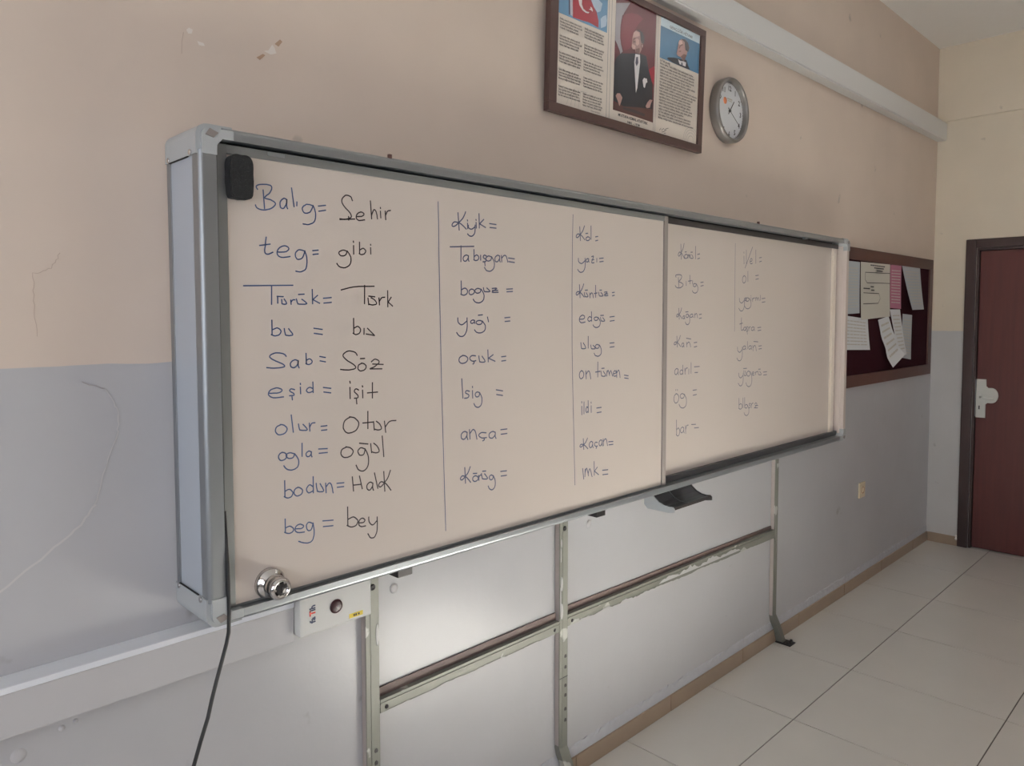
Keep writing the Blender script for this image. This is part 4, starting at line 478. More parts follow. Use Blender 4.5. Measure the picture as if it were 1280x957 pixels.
('R','f','kağan =',[[4824,3300,4832,3219],[4863,3304,4861,3298,4858,3290,4854,3282,4849,3274,4844,3268,4837,3262,4832,3257,4827,3253],[4869,3223,4863,3228,4856,3236,4847,3243,4839,3249,4831,3253,4823,3256,4815,3257,4809,3257,4804,3255,4799,3251,4796,3247,4795,3243,4795,3240,4798,3238,4802,3236,4806,3236,4811,3239,4817,3243,4823,3248,4827,3251],[4905,3241,4903,3242,4901,3243,4897,3244,4894,3244,4891,3243,4888,3241,4884,3239,4882,3236,4882,3233,4882,3230,4882,3227,4884,3225,4886,3223,4889,3222,4892,3222,4895,3222,4898,3224,4900,3227,4903,3230,4905,3233,4906,3235,4906,3238,4906,3240,4906,3242],[4906,3242,4906,3239,4906,3235,4906,3231,4906,3228,4906,3226,4907,3224,4909,3222,4909,3221],[4959,3252,4955,3253,4950,3255,4944,3257,4939,3257,4934,3255,4930,3253,4926,3249,4924,3246,4924,3242,4926,3238,4930,3234,4933,3232,4938,3231,4943,3231,4949,3232,4953,3235,4956,3238,4958,3244,4959,3249,4960,3252],[4960,3253,4964,3248,4969,3241,4974,3233,4977,3225,4978,3217,4978,3208,4977,3200,4975,3193,4971,3188,4965,3183,4959,3180,4953,3178,4947,3177,4940,3178,4934,3179,4928,3182,4924,3185,4920,3190,4918,3195,4916,3198],[4917,3273,4955,3275],[5021,3254,5017,3255,5013,3256,5007,3257,5002,3257,4997,3256,4991,3253,4986,3251,4983,3248,4981,3245,4981,3241,4983,3238,4985,3235,4988,3234,4993,3232,4998,3232,5003,3233,5007,3235,5012,3238,5016,3241,5019,3244,5021,3247,5021,3250,5021,3253,5021,3254],[5021,3254,5021,3251,5021,3247,5021,3243,5021,3239,5022,3236,5024,3234,5026,3232,5027,3231],[5046,3261,5050,3229],[5050,3249,5053,3251,5057,3255,5062,3259,5066,3261,5070,3262,5073,3261,5077,3258,5080,3255,5083,3249,5085,3242,5088,3234,5089,3229],[5111,3253,5147,3257],[5113,3223,5148,3228]]),
('R','f','kañ =',[[4802,3093,4810,3010],[4850,3097,4847,3091,4843,3083,4838,3074,4832,3067,4825,3060,4818,3054,4810,3049,4805,3045],[4856,3013,4849,3018,4840,3026,4829,3034,4819,3041,4809,3045,4800,3048,4790,3050,4783,3050,4776,3048,4771,3044,4767,3040,4765,3036,4766,3033,4769,3030,4773,3029,4779,3029,4785,3031,4793,3036,4800,3040,4805,3044],[4898,3035,4895,3036,4892,3038,4888,3039,4884,3039,4880,3038,4876,3035,4872,3032,4870,3029,4869,3025,4869,3021,4870,3017,4872,3014,4874,3012,4878,3010,4881,3010,4885,3011,4888,3013,4892,3016,4895,3020,4897,3024,4898,3027,4898,3031,4898,3034,4898,3036],[4898,3036,4898,3032,4898,3027,4898,3022,4898,3018,4899,3015,4900,3012,4901,3010,4902,3008],[4937,3044,4942,3007],[4941,3029,4945,3032,4951,3037,4958,3041,4963,3044,4968,3044,4973,3042,4977,3040,4981,3036,4985,3029,4989,3020,4992,3012,4994,3006],[4933,3074,4997,3067],[5041,3037,5085,3040],[5044,3004,5086,3008]]),
('R','f','adrıl =',[[4824,2844,4820,2845,4815,2848,4808,2850,4802,2850,4796,2848,4789,2845,4783,2840,4779,2835,4777,2830,4778,2823,4779,2816,4782,2812,4786,2808,4791,2806,4798,2805,4803,2806,4809,2809,4814,2814,4819,2820,4823,2826,4825,2831,4825,2836,4825,2841,4825,2845],[4825,2845,4825,2839,4824,2831,4824,2823,4825,2816,4826,2811,4828,2807,4830,2804,4832,2802],[4887,2872,4890,2801],[4886,2829,4883,2831,4877,2834,4872,2836,4867,2837,4861,2834,4855,2830,4851,2825,4849,2820,4850,2815,4853,2810,4858,2805,4863,2803,4869,2803,4876,2805,4883,2809,4888,2811],[4916,2846,4921,2800],[4920,2823,4922,2827,4925,2833,4929,2840,4933,2844,4938,2846,4945,2847,4951,2847,4955,2847],[4973,2839,4973,2800],[5004,2885,5005,2803],[5050,2851,5126,2850],[5058,2806,5103,2805]]),
('R','f','ög =',[[4800,2660,4796,2658,4789,2655,4782,2651,4777,2646,4774,2639,4772,2631,4771,2622,4772,2615,4775,2608,4780,2601,4785,2595,4792,2592,4800,2591,4809,2592,4818,2595,4826,2600,4831,2606,4835,2614,4838,2623,4839,2630,4837,2637,4832,2644,4827,2650,4821,2654,4815,2658,4808,2660,4802,2661,4797,2662],[4796,2693,4796,2686],[4818,2692,4819,2684],[4914,2647,4908,2649,4899,2652,4889,2655,4881,2656,4873,2654,4865,2651,4859,2647,4856,2642,4857,2637,4860,2631,4865,2625,4871,2622,4879,2620,4888,2620,4897,2621,4904,2623,4909,2628,4912,2635,4914,2642,4916,2646],[4916,2648,4922,2640,4930,2630,4938,2619,4944,2607,4945,2596,4945,2584,4943,2573,4939,2564,4933,2557,4924,2551,4914,2547,4904,2545,4893,2545,4882,2547,4872,2550,4863,2554,4856,2560,4850,2567,4845,2573,4842,2578],[5034,2670,5088,2671],[5037,2631,5089,2634]]),
('R','f','bar =',[[4809,2462,4813,2347],[4813,2387,4817,2390,4823,2394,4830,2398,4836,2399,4842,2396,4848,2389,4853,2382,4855,2375,4856,2368,4854,2360,4851,2352,4848,2347,4844,2343,4838,2341,4832,2339,4827,2339,4822,2341,4816,2345,4812,2349,4808,2351],[4911,2392,4907,2394,4902,2397,4896,2399,4890,2399,4884,2398,4877,2395,4871,2391,4868,2386,4866,2381,4866,2375,4868,2368,4870,2364,4874,2360,4880,2358,4886,2356,4891,2357,4896,2360,4902,2364,4906,2370,4910,2375,4912,2380,4912,2385,4912,2389,4912,2393],[4912,2393,4912,2388,4911,2380,4911,2372,4912,2366,4913,2361,4915,2357,4917,2354,4919,2351],[4934,2407,4940,2344],[4938,2375,4941,2381,4944,2389,4948,2398,4953,2404,4958,2406,4965,2407,4972,2406,4976,2406],[5019,2406,5082,2401],[5061,2375,5126,2371]]),
('R','f','il/el =',[[5805,3742,5809,3677],[5803,3777,5805,3765],[5844,3794,5848,3679],[5952,3825,5827,3643],[5914,3703,5919,3703,5926,3704,5934,3705,5940,3707,5944,3709,5947,3713,5948,3717,5948,3720,5946,3723,5942,3726,5937,3728,5933,3728,5928,3727,5923,3724,5919,3720,5915,3716,5913,3712,5912,3706,5911,3701,5912,3696,5914,3692,5917,3688,5921,3685,5925,3684,5932,3684,5941,3685,5948,3687,5954,3689],[6010,3804,6014,3690],[6075,3741,6117,3747],[6078,3707,6118,3715]]),
('R','f','ol =',[[5812,3578,5808,3576,5801,3572,5795,3568,5790,3563,5788,3557,5786,3549,5785,3542,5786,3535,5789,3530,5793,3524,5798,3520,5804,3518,5812,3518,5820,3520,5829,3523,5836,3528,5841,3534,5845,3541,5847,3549,5847,3556,5845,3562,5841,3567,5836,3571,5831,3575,5825,3577,5819,3578,5813,3579,5809,3579],[5877,3617,5880,3532],[6013,3586,6068,3592],[6016,3554,6069,3562]]),
('R','f','yagirmi =',[[5739,3389,5739,3384,5739,3377,5741,3369,5744,3363,5751,3358,5760,3353,5770,3350,5780,3350,5790,3353,5802,3360,5813,3367,5821,3371],[5823,3391,5824,3379,5826,3361,5827,3342,5825,3327,5822,3315,5816,3304,5809,3296,5802,3289,5792,3285,5782,3283,5771,3283,5762,3284,5753,3288,5744,3294,5737,3300,5731,3305],[5858,3392,5855,3392,5852,3394,5848,3395,5845,3394,5841,3393,5837,3391,5834,3388,5831,3386,5830,3383,5830,3379,5831,3376,5833,3373,5835,3372,5839,3371,5842,3371,5846,3371,5849,3373,5852,3376,5855,3379,5857,3382,5858,3385,5858,3388,5858,3390,5858,3392],[5858,3392,5858,3389,5858,3385,5858,3381,5858,3377,5859,3375,5860,3373,5861,3371,5862,3370],[5907,3390,5900,3391,5891,3393,5881,3395,5872,3395,5863,3393,5855,3390,5848,3386,5845,3382,5846,3377,5849,3372,5855,3368,5862,3365,5870,3365,5879,3365,5889,3367,5896,3370,5901,3374,5905,3380,5907,3386,5909,3390],[5909,3391,5915,3385,5924,3377,5933,3368,5939,3359,5941,3350,5941,3340,5939,3330,5934,3322,5927,3315,5918,3310,5907,3306,5897,3303,5885,3302,5874,3303,5862,3305,5853,3308,5845,3312,5839,3317,5834,3322,5830,3326],[5939,3399,5941,3371],[5937,3414,5939,3409],[5964,3393,5970,3364],[5968,3379,5970,3382,5974,3386,5978,3390,5982,3393,5987,3394,5994,3395,6000,3395,6004,3395],[6022,3398,6020,3372],[6023,3386,6025,3390,6028,3395,6032,3400,6036,3401,6040,3397,6046,3389,6050,3381,6054,3375],[6050,3381,6053,3386,6057,3392,6062,3398,6067,3400,6072,3396,6078,3388,6084,3379,6088,3373],[6106,3420,6108,3377],[6133,3391,6195,3396],[6138,3359,6196,3365]]),
('R','f','taşra =',[[5780,3227,5779,3216,5778,3200,5777,3183,5777,3168,5776,3157,5775,3147,5775,3138,5777,3131,5779,3126,5783,3123,5788,3121,5793,3120,5799,3122,5805,3126,5811,3130,5815,3133],[5750,3174,5801,3182],[5859,3144,5856,3145,5851,3146,5845,3148,5840,3148,5834,3146,5828,3144,5823,3141,5819,3138,5818,3134,5818,3130,5819,3126,5822,3123,5825,3121,5830,3119,5836,3119,5841,3119,5846,3122,5851,3125,5855,3129,5858,3133,5860,3136,5860,3139,5860,3142,5860,3144],[5860,3144,5860,3141,5860,3136,5859,3131,5860,3127,5861,3124,5863,3121,5865,3119,5866,3118],[5893,3145,5890,3147,5885,3149,5881,3151,5877,3151,5874,3149,5871,3146,5870,3142,5870,3138,5873,3135,5878,3132,5884,3128,5888,3125,5890,3122,5891,3119,5891,3116,5890,3114,5886,3112,5880,3112,5874,3112,5869,3111],[5881,3111,5885,3087],[5905,3147,5910,3117],[5909,3132,5911,3135,5913,3139,5917,3143,5920,3146,5925,3148,5930,3148,5935,3148,5938,3148],[6005,3143,6001,3144,5995,3146,5988,3147,5981,3147,5974,3146,5966,3143,5959,3140,5954,3137,5952,3133,5953,3128,5954,3124,5957,3121,5962,3119,5968,3117,5975,3117,5982,3117,5988,3120,5994,3123,6000,3128,6004,3131,6006,3135,6007,3138,6006,3142,6007,3144],[6007,3144,6006,3140,6006,3135,6005,3129,6006,3125,6007,3122,6010,3119,6012,3117,6014,3115],[6066,3140,6127,3143],[6070,3114,6128,3118]]),
('R','f','yalañ =',[[5719,2982,5719,2976,5720,2969,5721,2960,5724,2953,5731,2948,5739,2942,5749,2939,5759,2937,5769,2941,5781,2947,5791,2954,5799,2959],[5801,2979,5802,2966,5803,2947,5804,2927,5803,2911,5800,2898,5794,2887,5788,2878,5780,2872,5771,2868,5761,2866,5751,2866,5742,2868,5733,2872,5724,2879,5717,2887,5712,2892],[5857,2984,5853,2986,5848,2987,5842,2989,5836,2989,5830,2987,5823,2985,5817,2982,5813,2978,5812,2975,5812,2970,5813,2966,5816,2962,5820,2960,5825,2959,5831,2958,5837,2959,5842,2961,5847,2964,5852,2969,5856,2972,5857,2976,5858,2980,5858,2983,5858,2985],[5858,2985,5858,2981,5857,2976,5857,2970,5857,2966,5859,2963,5861,2960,5863,2958,5864,2956],[5889,3026,5891,2961],[5959,2984,5955,2985,5949,2986,5943,2988,5936,2988,5930,2987,5923,2984,5916,2981,5912,2978,5910,2974,5911,2970,5912,2966,5915,2963,5919,2960,5925,2959,5932,2958,5937,2959,5943,2961,5949,2964,5954,2968,5958,2972,5960,2975,5960,2979,5960,2982,5960,2984],[5960,2984,5960,2981,5960,2976,5959,2970,5960,2966,5961,2962,5963,2960,5966,2958,5967,2956],[5984,2988,5991,2941],[5990,2969,5994,2973,6001,2979,6008,2984,6015,2987,6020,2987,6026,2986,6031,2982,6035,2977,6040,2969,6044,2957,6048,2947,6050,2939],[5998,3022,6078,3017],[6090,2980,6145,2982],[6094,2954,6146,2957]]),
('R','f','yügerü =',[[5747,2763,5748,2758,5748,2751,5749,2743,5753,2736,5759,2731,5766,2726,5775,2722,5784,2721,5794,2724,5804,2729,5814,2736,5821,2740],[5823,2759,5824,2747,5825,2729,5826,2711,5825,2695,5822,2683,5817,2673,5811,2665,5804,2659,5796,2655,5786,2654,5777,2654,5768,2656,5760,2661,5753,2668,5746,2674,5741,2679],[5834,2780,5834,2776,5835,2770,5836,2764,5837,2758,5838,2753,5840,2748,5841,2743,5842,2740],[5856,2776,5859,2771,5865,2764,5870,2756,5874,2750,5876,2745,5878,2742,5878,2740,5877,2738,5873,2736,5868,2736,5862,2736,5857,2736,5853,2736,5848,2738,5844,2739,5842,2740],[5826,2798,5884,2797],[5945,2762,5939,2765,5930,2768,5920,2771,5911,2772,5904,2770,5896,2765,5889,2760,5886,2755,5887,2748,5891,2741,5896,2734,5902,2730,5910,2728,5919,2728,5928,2730,5935,2733,5940,2740,5943,2748,5945,2756,5947,2762],[5947,2763,5953,2755,5961,2743,5970,2729,5975,2715,5978,2702,5978,2687,5976,2673,5972,2662,5966,2653,5957,2646,5947,2641,5936,2638,5926,2637,5915,2639,5904,2643,5895,2647,5888,2653,5882,2662,5877,2670,5874,2675],[5979,2745,5984,2745,5992,2745,6000,2745,6006,2745,6010,2747,6013,2749,6015,2751,6015,2753,6012,2755,6008,2758,6003,2759,5999,2760,5994,2760,5989,2758,5984,2756,5981,2754,5978,2751,5977,2748,5976,2744,5977,2741,5979,2738,5982,2735,5986,2733,5991,2732,5997,2731,6006,2731,6014,2732,6020,2732],[6038,2759,6044,2732],[6043,2745,6045,2748,6048,2751,6052,2755,6057,2757,6062,2758,6069,2758,6075,2758,6079,2758],[6087,2763,6088,2759,6089,2755,6090,2750,6091,2746,6093,2742,6094,2738,6096,2734,6097,2731],[6118,2759,6123,2755,6130,2749,6138,2743,6143,2738,6146,2735,6148,2732,6148,2730,6147,2729,6142,2728,6134,2727,6126,2728,6119,2728,6112,2729,6106,2730,6101,2731,6097,2731],[6094,2778,6131,2778],[6185,2748,6251,2748],[6189,2722,6252,2723]]),
('R','f','bilgsiz',[[5758,2551,5762,2463],[5763,2494,5768,2496,5776,2499,5784,2502,5791,2502,5798,2500,5805,2495,5811,2489,5815,2484,5815,2478,5813,2472,5810,2467,5806,2462,5800,2460,5794,2458,5786,2457,5780,2457,5773,2459,5767,2462,5761,2465,5757,2467],[5827,2549,5830,2463],[5856,2550,5859,2464],[5908,2480,5903,2482,5896,2484,5888,2487,5881,2488,5875,2486,5868,2484,5863,2480,5861,2476,5861,2472,5864,2467,5869,2462,5874,2458,5880,2457,5887,2457,5894,2458,5900,2460,5904,2464,5907,2470,5908,2476,5910,2480],[5910,2480,5914,2474,5921,2465,5928,2455,5933,2446,5934,2436,5934,2426,5933,2416,5930,2408,5924,2402,5917,2398,5909,2394,5901,2392,5892,2392,5883,2394,5874,2397,5867,2400,5861,2405,5856,2411,5853,2417,5850,2421],[5959,2488,5956,2489,5951,2491,5947,2493,5943,2493,5940,2491,5938,2489,5937,2485,5937,2482,5941,2478,5947,2475,5953,2472,5957,2468,5957,2464,5956,2461,5953,2457,5950,2455,5946,2454,5941,2454,5936,2454,5932,2454],[5972,2490,5978,2449],[5976,2469,5979,2473,5982,2478,5985,2484,5989,2487,5994,2489,6000,2489,6006,2489,6010,2489],[6035,2477,6039,2480,6044,2483,6050,2486,6056,2487,6062,2486,6069,2482,6074,2478,6077,2474,6075,2469,6070,2465,6063,2460,6057,2456,6050,2453,6042,2451,6035,2448,6030,2447],[6030,2446,6091,2441],[6043,2467,6098,2460]]),
('L','b','|',[[2464,3837,2466,3747,2467,3616,2469,3475,2471,3329,2474,3173,2477,3016,2480,2860,2485,2704,2489,2550,2494,2384,2499,2220,2502,2105]]),
('L','d','|',[[3536,3870,3534,3800,3531,3696,3530,3566,3529,3400,3530,3208,3532,3020,3538,2843,3544,2671,3551,2516,3556,2379,3561,2260,3564,2179]]),
('R','f','|',[[5657,3838,5658,3764,5659,3657,5660,3537,5662,3389,5665,3229,5666,3114]])
]
WID = {'b': .0029, 'k': .0031, 'd': .0034, 'f': .0036}
LBL = {'b': 'blue marker', 'k': 'black marker', 'd': 'dark blue marker', 'f': 'faint grey-blue marker'}
for pan, c, txt, strokes in HAND:
    mb = MB()
    for st in strokes:
        pts = [(st[i] / 2000, st[i + 1] / 2000) for i in range(0, len(st), 2)]
        mb.ribbon(pts, WID[c] * (.7 if txt == '|' else 1), (YL if pan == 'L' else YR) - .0007)
    o = mb.build('handwritten_line' if txt == '|' else 'handwritten_word', 'ink_' + c, pl_ if pan == 'L' else pr_, recalc=False)
    o['label'] = ('vertical dividing line drawn in ' + LBL[c]) if txt == '|' else ('the word ' + txt.replace(' =', '') + ' written in ' + LBL[c])
recentre(wbd)

# ------------------------------------------------------------------ eraser
er = thing('board_eraser', 'black foam board eraser stuck to the top left corner of the whiteboard', 'eraser', (.687, YL, 1.863))
ol = []
for i in range(44):
    t = 2 * math.pi * i / 44; c_, s_ = math.cos(t), math.sin(t)
    k = (abs(c_) ** 5 + abs(s_) ** 5) ** (-1 / 5); wgl = .0004 * math.sin(i * 5.0)
    ol.append((.6905 + (.0255 + wgl) * k * c_, 1.909 + (.0445 + wgl) * k * s_))
MB().prism(ol, lambda u, v, w: (u, w, v), YL - .030, YL - .007, True).build('foam_pad', 'foam', er)
MB().prism([(.6905 + (u - .6905) * .93, 1.909 + (v - 1.909) * .95) for u, v in ol], lambda u, v, w: (u, w, v), YL - .0325, YL - .030, True).build('front_face', 'foam', er)
MB().prism([(.6905 + (u - .6905) * .96, 1.909 + (v - 1.909) * .97) for u, v in ol], lambda u, v, w: (u, w, v), YL - .007, YL - .0005).build('magnet_back', 'gap', er)
recentre(er)

# ------------------------------------------------------------------ galvanised support frame under the board
fr = thing('support_frame', 'galvanised metal frame of three posts and two rails under the whiteboard', 'metal frame', (2.25, 0, 0))
def channel_v(x0, w, z0, z1, dep=.022, lip=.008):
    m_ = MB(); x1 = x0 + w; t = .002
    m_.box(x0, x1, -dep, -dep + t, z0, z1); m_.box(x0, x0 + t, -dep + t, -.001, z0, z1); m_.box(x1 - t, x1, -dep + t, -.001, z0, z1)
    m_.box(x0 + w * .34, x0 + w * .36, -dep - .0012, -dep, z0, z1)
    return m_
def fxpost(x0, w, ztop, zb, bx, name='post'):
    """upright channel whose lower end is bent forward over the skirting to the floor"""
    p = channel_v(x0, w, zb, ztop).build(name, 'channel', fr, recalc=False)
    q = MB(); d = .022
    prof_ = [(-.001, zb), (-d, zb), (-d - .014, zb - .06), (-d - .024, .012), (-d - .026, .004), (-.012, .004), (-.012, .07), (-.001, .112)]
    q.prism(prof_, lambda u, v, w_: (w_ + bx * max(0, (zb - v)) / zb, u, v), x0, x0 + w)
    q.build('bent_foot', 'channel', p)
    q = MB().box(x0 + bx - .012, x0 + w + bx + .014, -.090, -.013, 0.0005, .006, .001); f = q.build('foot_plate', 'dark_metal', p)
    for xx in (x0 + bx - .002, x0 + w + bx + .004): MB().lathe([(.0005, .012), (.006, .012), (.0075, .006), (.0075, 0)], (0, 0, 0), 8).build('bolt', 'dark_metal', p).matrix_basis = Matrix.Translation((xx, -.072, .005)) @ Matrix.Rotation(-math.pi / 2, 4, 'X')
    return p
p1 = fxpost(1.082, .042, Z0 - .0005, .13, .01)
p2 = fxpost(1.858, .042, Z0 - .0005, .14, .03)
p3 = fxpost(3.440, .034, Z0 - .0005, .15, .06)
def slot(p, x_, z_): MB().prism([(x_ - .0055, z_), (x_ - .004, z_ + .006), (x_, z_ + .008), (x_ + .004, z_ + .006), (x_ + .0055, z_), (x_ + .004, z_ - .004), (x_ - .004, z_ - .004)], lambda u, v, w: (u, w, v), -.0233, -.0221).build('slot', 'tray', p)
for z_ in (.451, .417, .36, .325): slot(p1, 1.111, z_)
for z_ in (.457, .419, .354, .320, .271, .232): slot(p2, 1.889, z_)
MB().box(1.8575, 1.9005, -.0228, -.0219, .385, .3875).build('joint', 'dark_metal', p2)
for p, x_, z_ in ((p1, 1.105, .903), (p2, 1.882, .903)):
    MB().lathe([(.0085, 0), (.0085, .002), (.0045, .004), (.004, .0025), (.0005, .0025)], (x_, -.0222, z_), 14).build('screw', 'dark_metal', p)
def rail(x0, x1, za, zb_, h_):
    d = .021; t = .002; m_ = MB()
    for (y0_, y1_, a0, a1) in ((-d, -d + t, 0, h_), (-d + t, -.001, h_ - t, h_), (-d + t, -.001, 0, t), (-d - .0022, -d, h_ * .62, h_ * .72), (-d - .0022, -d, h_ * .92, h_)):
        m_.add(skewbox(x0, x1, y0_, y1_, za + a0, za + a1, zb_ + a0, zb_ + a1).v, [(0, 1, 2, 3), (4, 7, 6, 5), (0, 4, 5, 1), (1, 5, 6, 2), (2, 6, 7, 3), (3, 7, 4, 0)])
    return m_
M['mauve_brown'] = new_mat('mauve_brown_strip', srgb(104, 88, 83), 0.6, noise=.08)
M['side_paint'] = new_mat('pinkish_old_paint', srgb(170, 160, 154), 0.5, noise=.1, nscale=14)
r1 = rail(1.127, 1.857, .549, .551, .038).build('rail', 'channel', fr, recalc=False)
r2 = rail(1.902, 3.439, .558, .538, .042).build('rail', 'channel', fr, recalc=False)
r1b = skewbox(1.128, 1.856, -.006, -.0008, .587, .612, .589, .614).build('brown_strip', 'mauve_brown', r1)  # thin brown strip on the wall along the top of the rail
r2b = skewbox(1.903, 3.438, -.006, -.0008, .600, .622, .580, .595).build('brown_strip', 'mauve_brown', r2)
for p, x_ in ((p1, 1.0812), (p2, 1.8572), (p3, 3.4392)): MB().box(x_, x_ + .0006, -.019, -.002, .15, Z0).build('side_paint', 'side_paint', p)
for r_, x_, z_ in ((r1, 1.147, .561), (r1, 1.835, .564), (r2, 1.925, .572)):
    MB().lathe([(.006, 0), (.006, .0015), (.0005, .003)], (x_, -.0212, z_), 10).build('rivet', 'dark_metal', r_)
# ragged runs of wall paint over the lower edges of the rails and post edges
def paint_run(x0, x1, z0_, z1_, h_, parent, y_, n=40, up=True):
    m_ = MB(); vs = []
    for i in range(n + 1):
        t = i / n; x_ = x0 + (x1 - x0) * t; zb_ = z0_ + (z1_ - z0_) * t
        e = math.sin(math.pi * t) ** .3
        vs += [(x_, y_, zb_ - .001), (x_, y_, zb_ + e * h_ * (.45 + .3 * math.sin(t * 23) + random.uniform(-.2, .3)))]
    return m_.add(vs, [(2 * i, 2 * i + 2, 2 * i + 3, 2 * i + 1) for i in range(n)]).build('paint_smear', 'wallpaint', parent, recalc=False)
M['wallpaint'] = new_mat('dado_paint', srgb(188, 187, 186), 0.4)
paint_run(1.95, 2.42, .557, .552, .014, r2, -.0234)
paint_run(2.45, 3.10, .566, .556, .026, r2, -.0234)
paint_run(2.0, 3.3, .5565, .5395, .009, r2, -.0235, 90)
paint_run(1.14, 1.8, .549, .551, .006, r1, -.0234, 60)
def paint_drop(x_, z_, w_, h_, parent, y_=-.0236):
    MB().prism([(x_ + w_ / 2 * math.cos(t), z_ + h_ / 2 * math.sin(t)) for t in [i * math.pi / 6 for i in range(12)]], lambda u, v, w: (u, w, v), y_, y_ + .0012).build('paint_drip', 'wallpaint', parent)
paint_drop(1.866, .855, .006, .03, p2); paint_drop(1.864, .815, .004, .05, p2); paint_drop(1.868, .715, .010, .05, p2)
paint_drop(1.868, .62, .014, .055, p2); paint_drop(1.118, .77, .010, .06, p1); paint_drop(1.862, .66, .005, .09, p2)
recentre(fr)

# ------------------------------------------------------------------ painted trunking left of the box
tk = thing('cable_trunking', 'grey-painted cable trunking running from the left under the whiteboard corner to the white box', 'trunking', (-.6, 0, .84))
MB().box(XW + .01, .858, -.055, -.0008, .842, .928, .003).build('trunking_body', 'trunk', tk)
MB().box(XW + .01, .857, -.060, -.0008, .9285, .941, .002).build('trunking_lid', 'lid', tk)
recentre(tk)
bx = thing('junction_box', 'white plastic box with a round dark red lens and a yellow sticker under the whiteboard', 'box', (.95, 0, .858))
MB().box(.860, 1.062, -.079, -.001, .858, .975, .004).build('box_body', 'box_white', bx)
MB().lathe([(.0165, 0), (.0175, .001), (.017, .0025), (.012, .0035), (.0005, .0042)], (.9585, -.0788, .909), 28).build('lens', 'red_lens', bx)
MB().lathe([(.0012, 0), (.0012, .0044), (.0003, .0046)], (.962, -.0788, .909), 8).build('led', 'paper', bx)
MB().box(.996, 1.036, -.0797, -.0789, .8665, .8775).build('sticker', 'yellow', bx)
for q in (1.008, 1.014, 1.022): MB().box(q, q + .004, -.0802, -.0796, .8695, .8745).build('sticker_print', 'ink', bx)
for s_, mt, o_ in (('fa', 'navy', 0), ('T', 'red_print', 1), ('ih', 'navy', 2)):
    t = text_mesh(s_, .021, mt, 'logo_letters', bx, off=.0009)
    t.matrix_basis = Matrix.Translation((.9005, -.0796, (.8855, .9035, .9145)[o_])) @ Matrix.Rotation(math.pi / 2, 4, 'X') @ Matrix.Rotation(math.pi / 2, 4, 'Z')
recentre(bx)

# ------------------------------------------------------------------ hanging cable
cb = [(.6475, 1.22), (.6475, 1.16), (.6475, 1.10), (.6480, 1.01), (.646, .967), (.641, .945), (.631, .913), (.618, .875), (.607, .841), (.597, .806), (.58, .763), (.564, .719), (.548, .65), (.535, .5), (.53, .3), (.545, .1), (.60, .012), (.72, .006)]
tag(MB().tube([(x_, -.172 + (max(0, z_ - 1.09) * .10) - (.0 if z_ > .9 else (.9 - z_) * .05), z_) for x_, z_ in cb], .0042, 8).build('power_cable', 'cable'), 'black power cable hanging down from the left edge of the whiteboard', 'cable')

# ------------------------------------------------------------------ tray below the board
ty = thing('pen_tray', 'black curved pen tray with a grey end cap under the middle of the whiteboard', 'tray', (2.44, 0, .90))
inner = [(-.058, .983), (-.072, .965), (-.088, .944), (-.108, .929), (-.130, .921), (-.152, .919), (-.168, .921)]
outer = [(-.176, .918), (-.176, .905), (-.150, .900), (-.060, .900), (-.045, .915), (-.045, .983)]
MB().prism(inner + [(-.174, .912), (-.148, .906), (-.065, .906), (-.052, .918), (-.052, .983)], lambda u, v, w: (w, u, v), 2.318, 2.574).build('tray_shell', 'tray', ty)
for a_, b_ in ((2.312, 2.3175), (2.5745, 2.580)):
    MB().prism([(inner[0][0] - .002, .983)] + [(u - .001, v + .003) for u, v in inner[1:]] + outer, lambda u, v, w: (w, u, v), a_, b_).build('end_cap', 'plastic_grey' if a_ < 2.4 else 'tray', ty)
MB().prism([(u - .001, v + .002) for u, v in inner] + [(u, v - .003) for u, v in reversed(inner)], lambda u, v, w: (w, u, v), 2.420, 2.424).build('divider', 'alu_dark', ty)
MB().box(2.33, 2.56, -.046, -.001, .93, .985).build('bracket', 'plastic_grey', ty)
recentre(ty)

# ------------------------------------------------------------------ socket
so = thing('wall_socket', 'small ivory wall socket low on the grey wall near the door corner', 'socket', (4.61, 0, .53))
MB().box(4.565, 4.655, -.010, -.0005, .532, .624, .004).build('socket_plate', 'socket', so)
MB().lathe([(.022, 0), (.022, .003), (.018, .003), (.017, -.006), (.0005, -.006)], (4.61, -.0105, .578), 20).build('socket_well', 'stain', so)
recentre(so)

# ------------------------------------------------------------------ wall clock
CK = (2.952, 0, 2.497)
ck = thing('wall_clock', 'round silver wall clock with white dial right of the framed poster', 'clock', (CK[0], 0, CK[2] - .135))
MB().lathe([(.120, .0005), (.1345, .001), (.1365, .012), (.1365, .032), (.133, .040), (.127, .043), (.121, .041), (.1185, .034), (.117, .018)], CK, 56).build('clock_case', 'clock_case', ck)
MB().lathe([(.1175, .018), (.0005, .018)], CK, 56).build('clock_dial', 'clock_face', ck)
for k in range(12):
    h_ = k or 12; t = math.radians(90 - 30 * h_); o = text_mesh(str(h_), .030, 'ink', 'numeral', ck, 'CENTER', off=.0009)
    o.matrix_basis = Matrix.Translation((CK[0] + .096 * math.cos(t), -.0188, CK[2] + .096 * math.sin(t) - .011)) @ Matrix.Rotation(FLAT, 4, 'X')
for k in range(60):
    t = math.radians(6 * k); c_, s_ = math.cos(t), math.sin(t)
    if k == 0: tick = MB()
    w_ = .0014 if k % 5 == 0 else .0006
    tick.ribbon([(CK[0] + .112 * c_, CK[2] + .112 * s_), (CK[0] + .116 * c_, CK[2] + .116 * s_)], w_ * 1.6, -.0186)
tick.build('minute_marks', 'ink', ck, recalc=False)
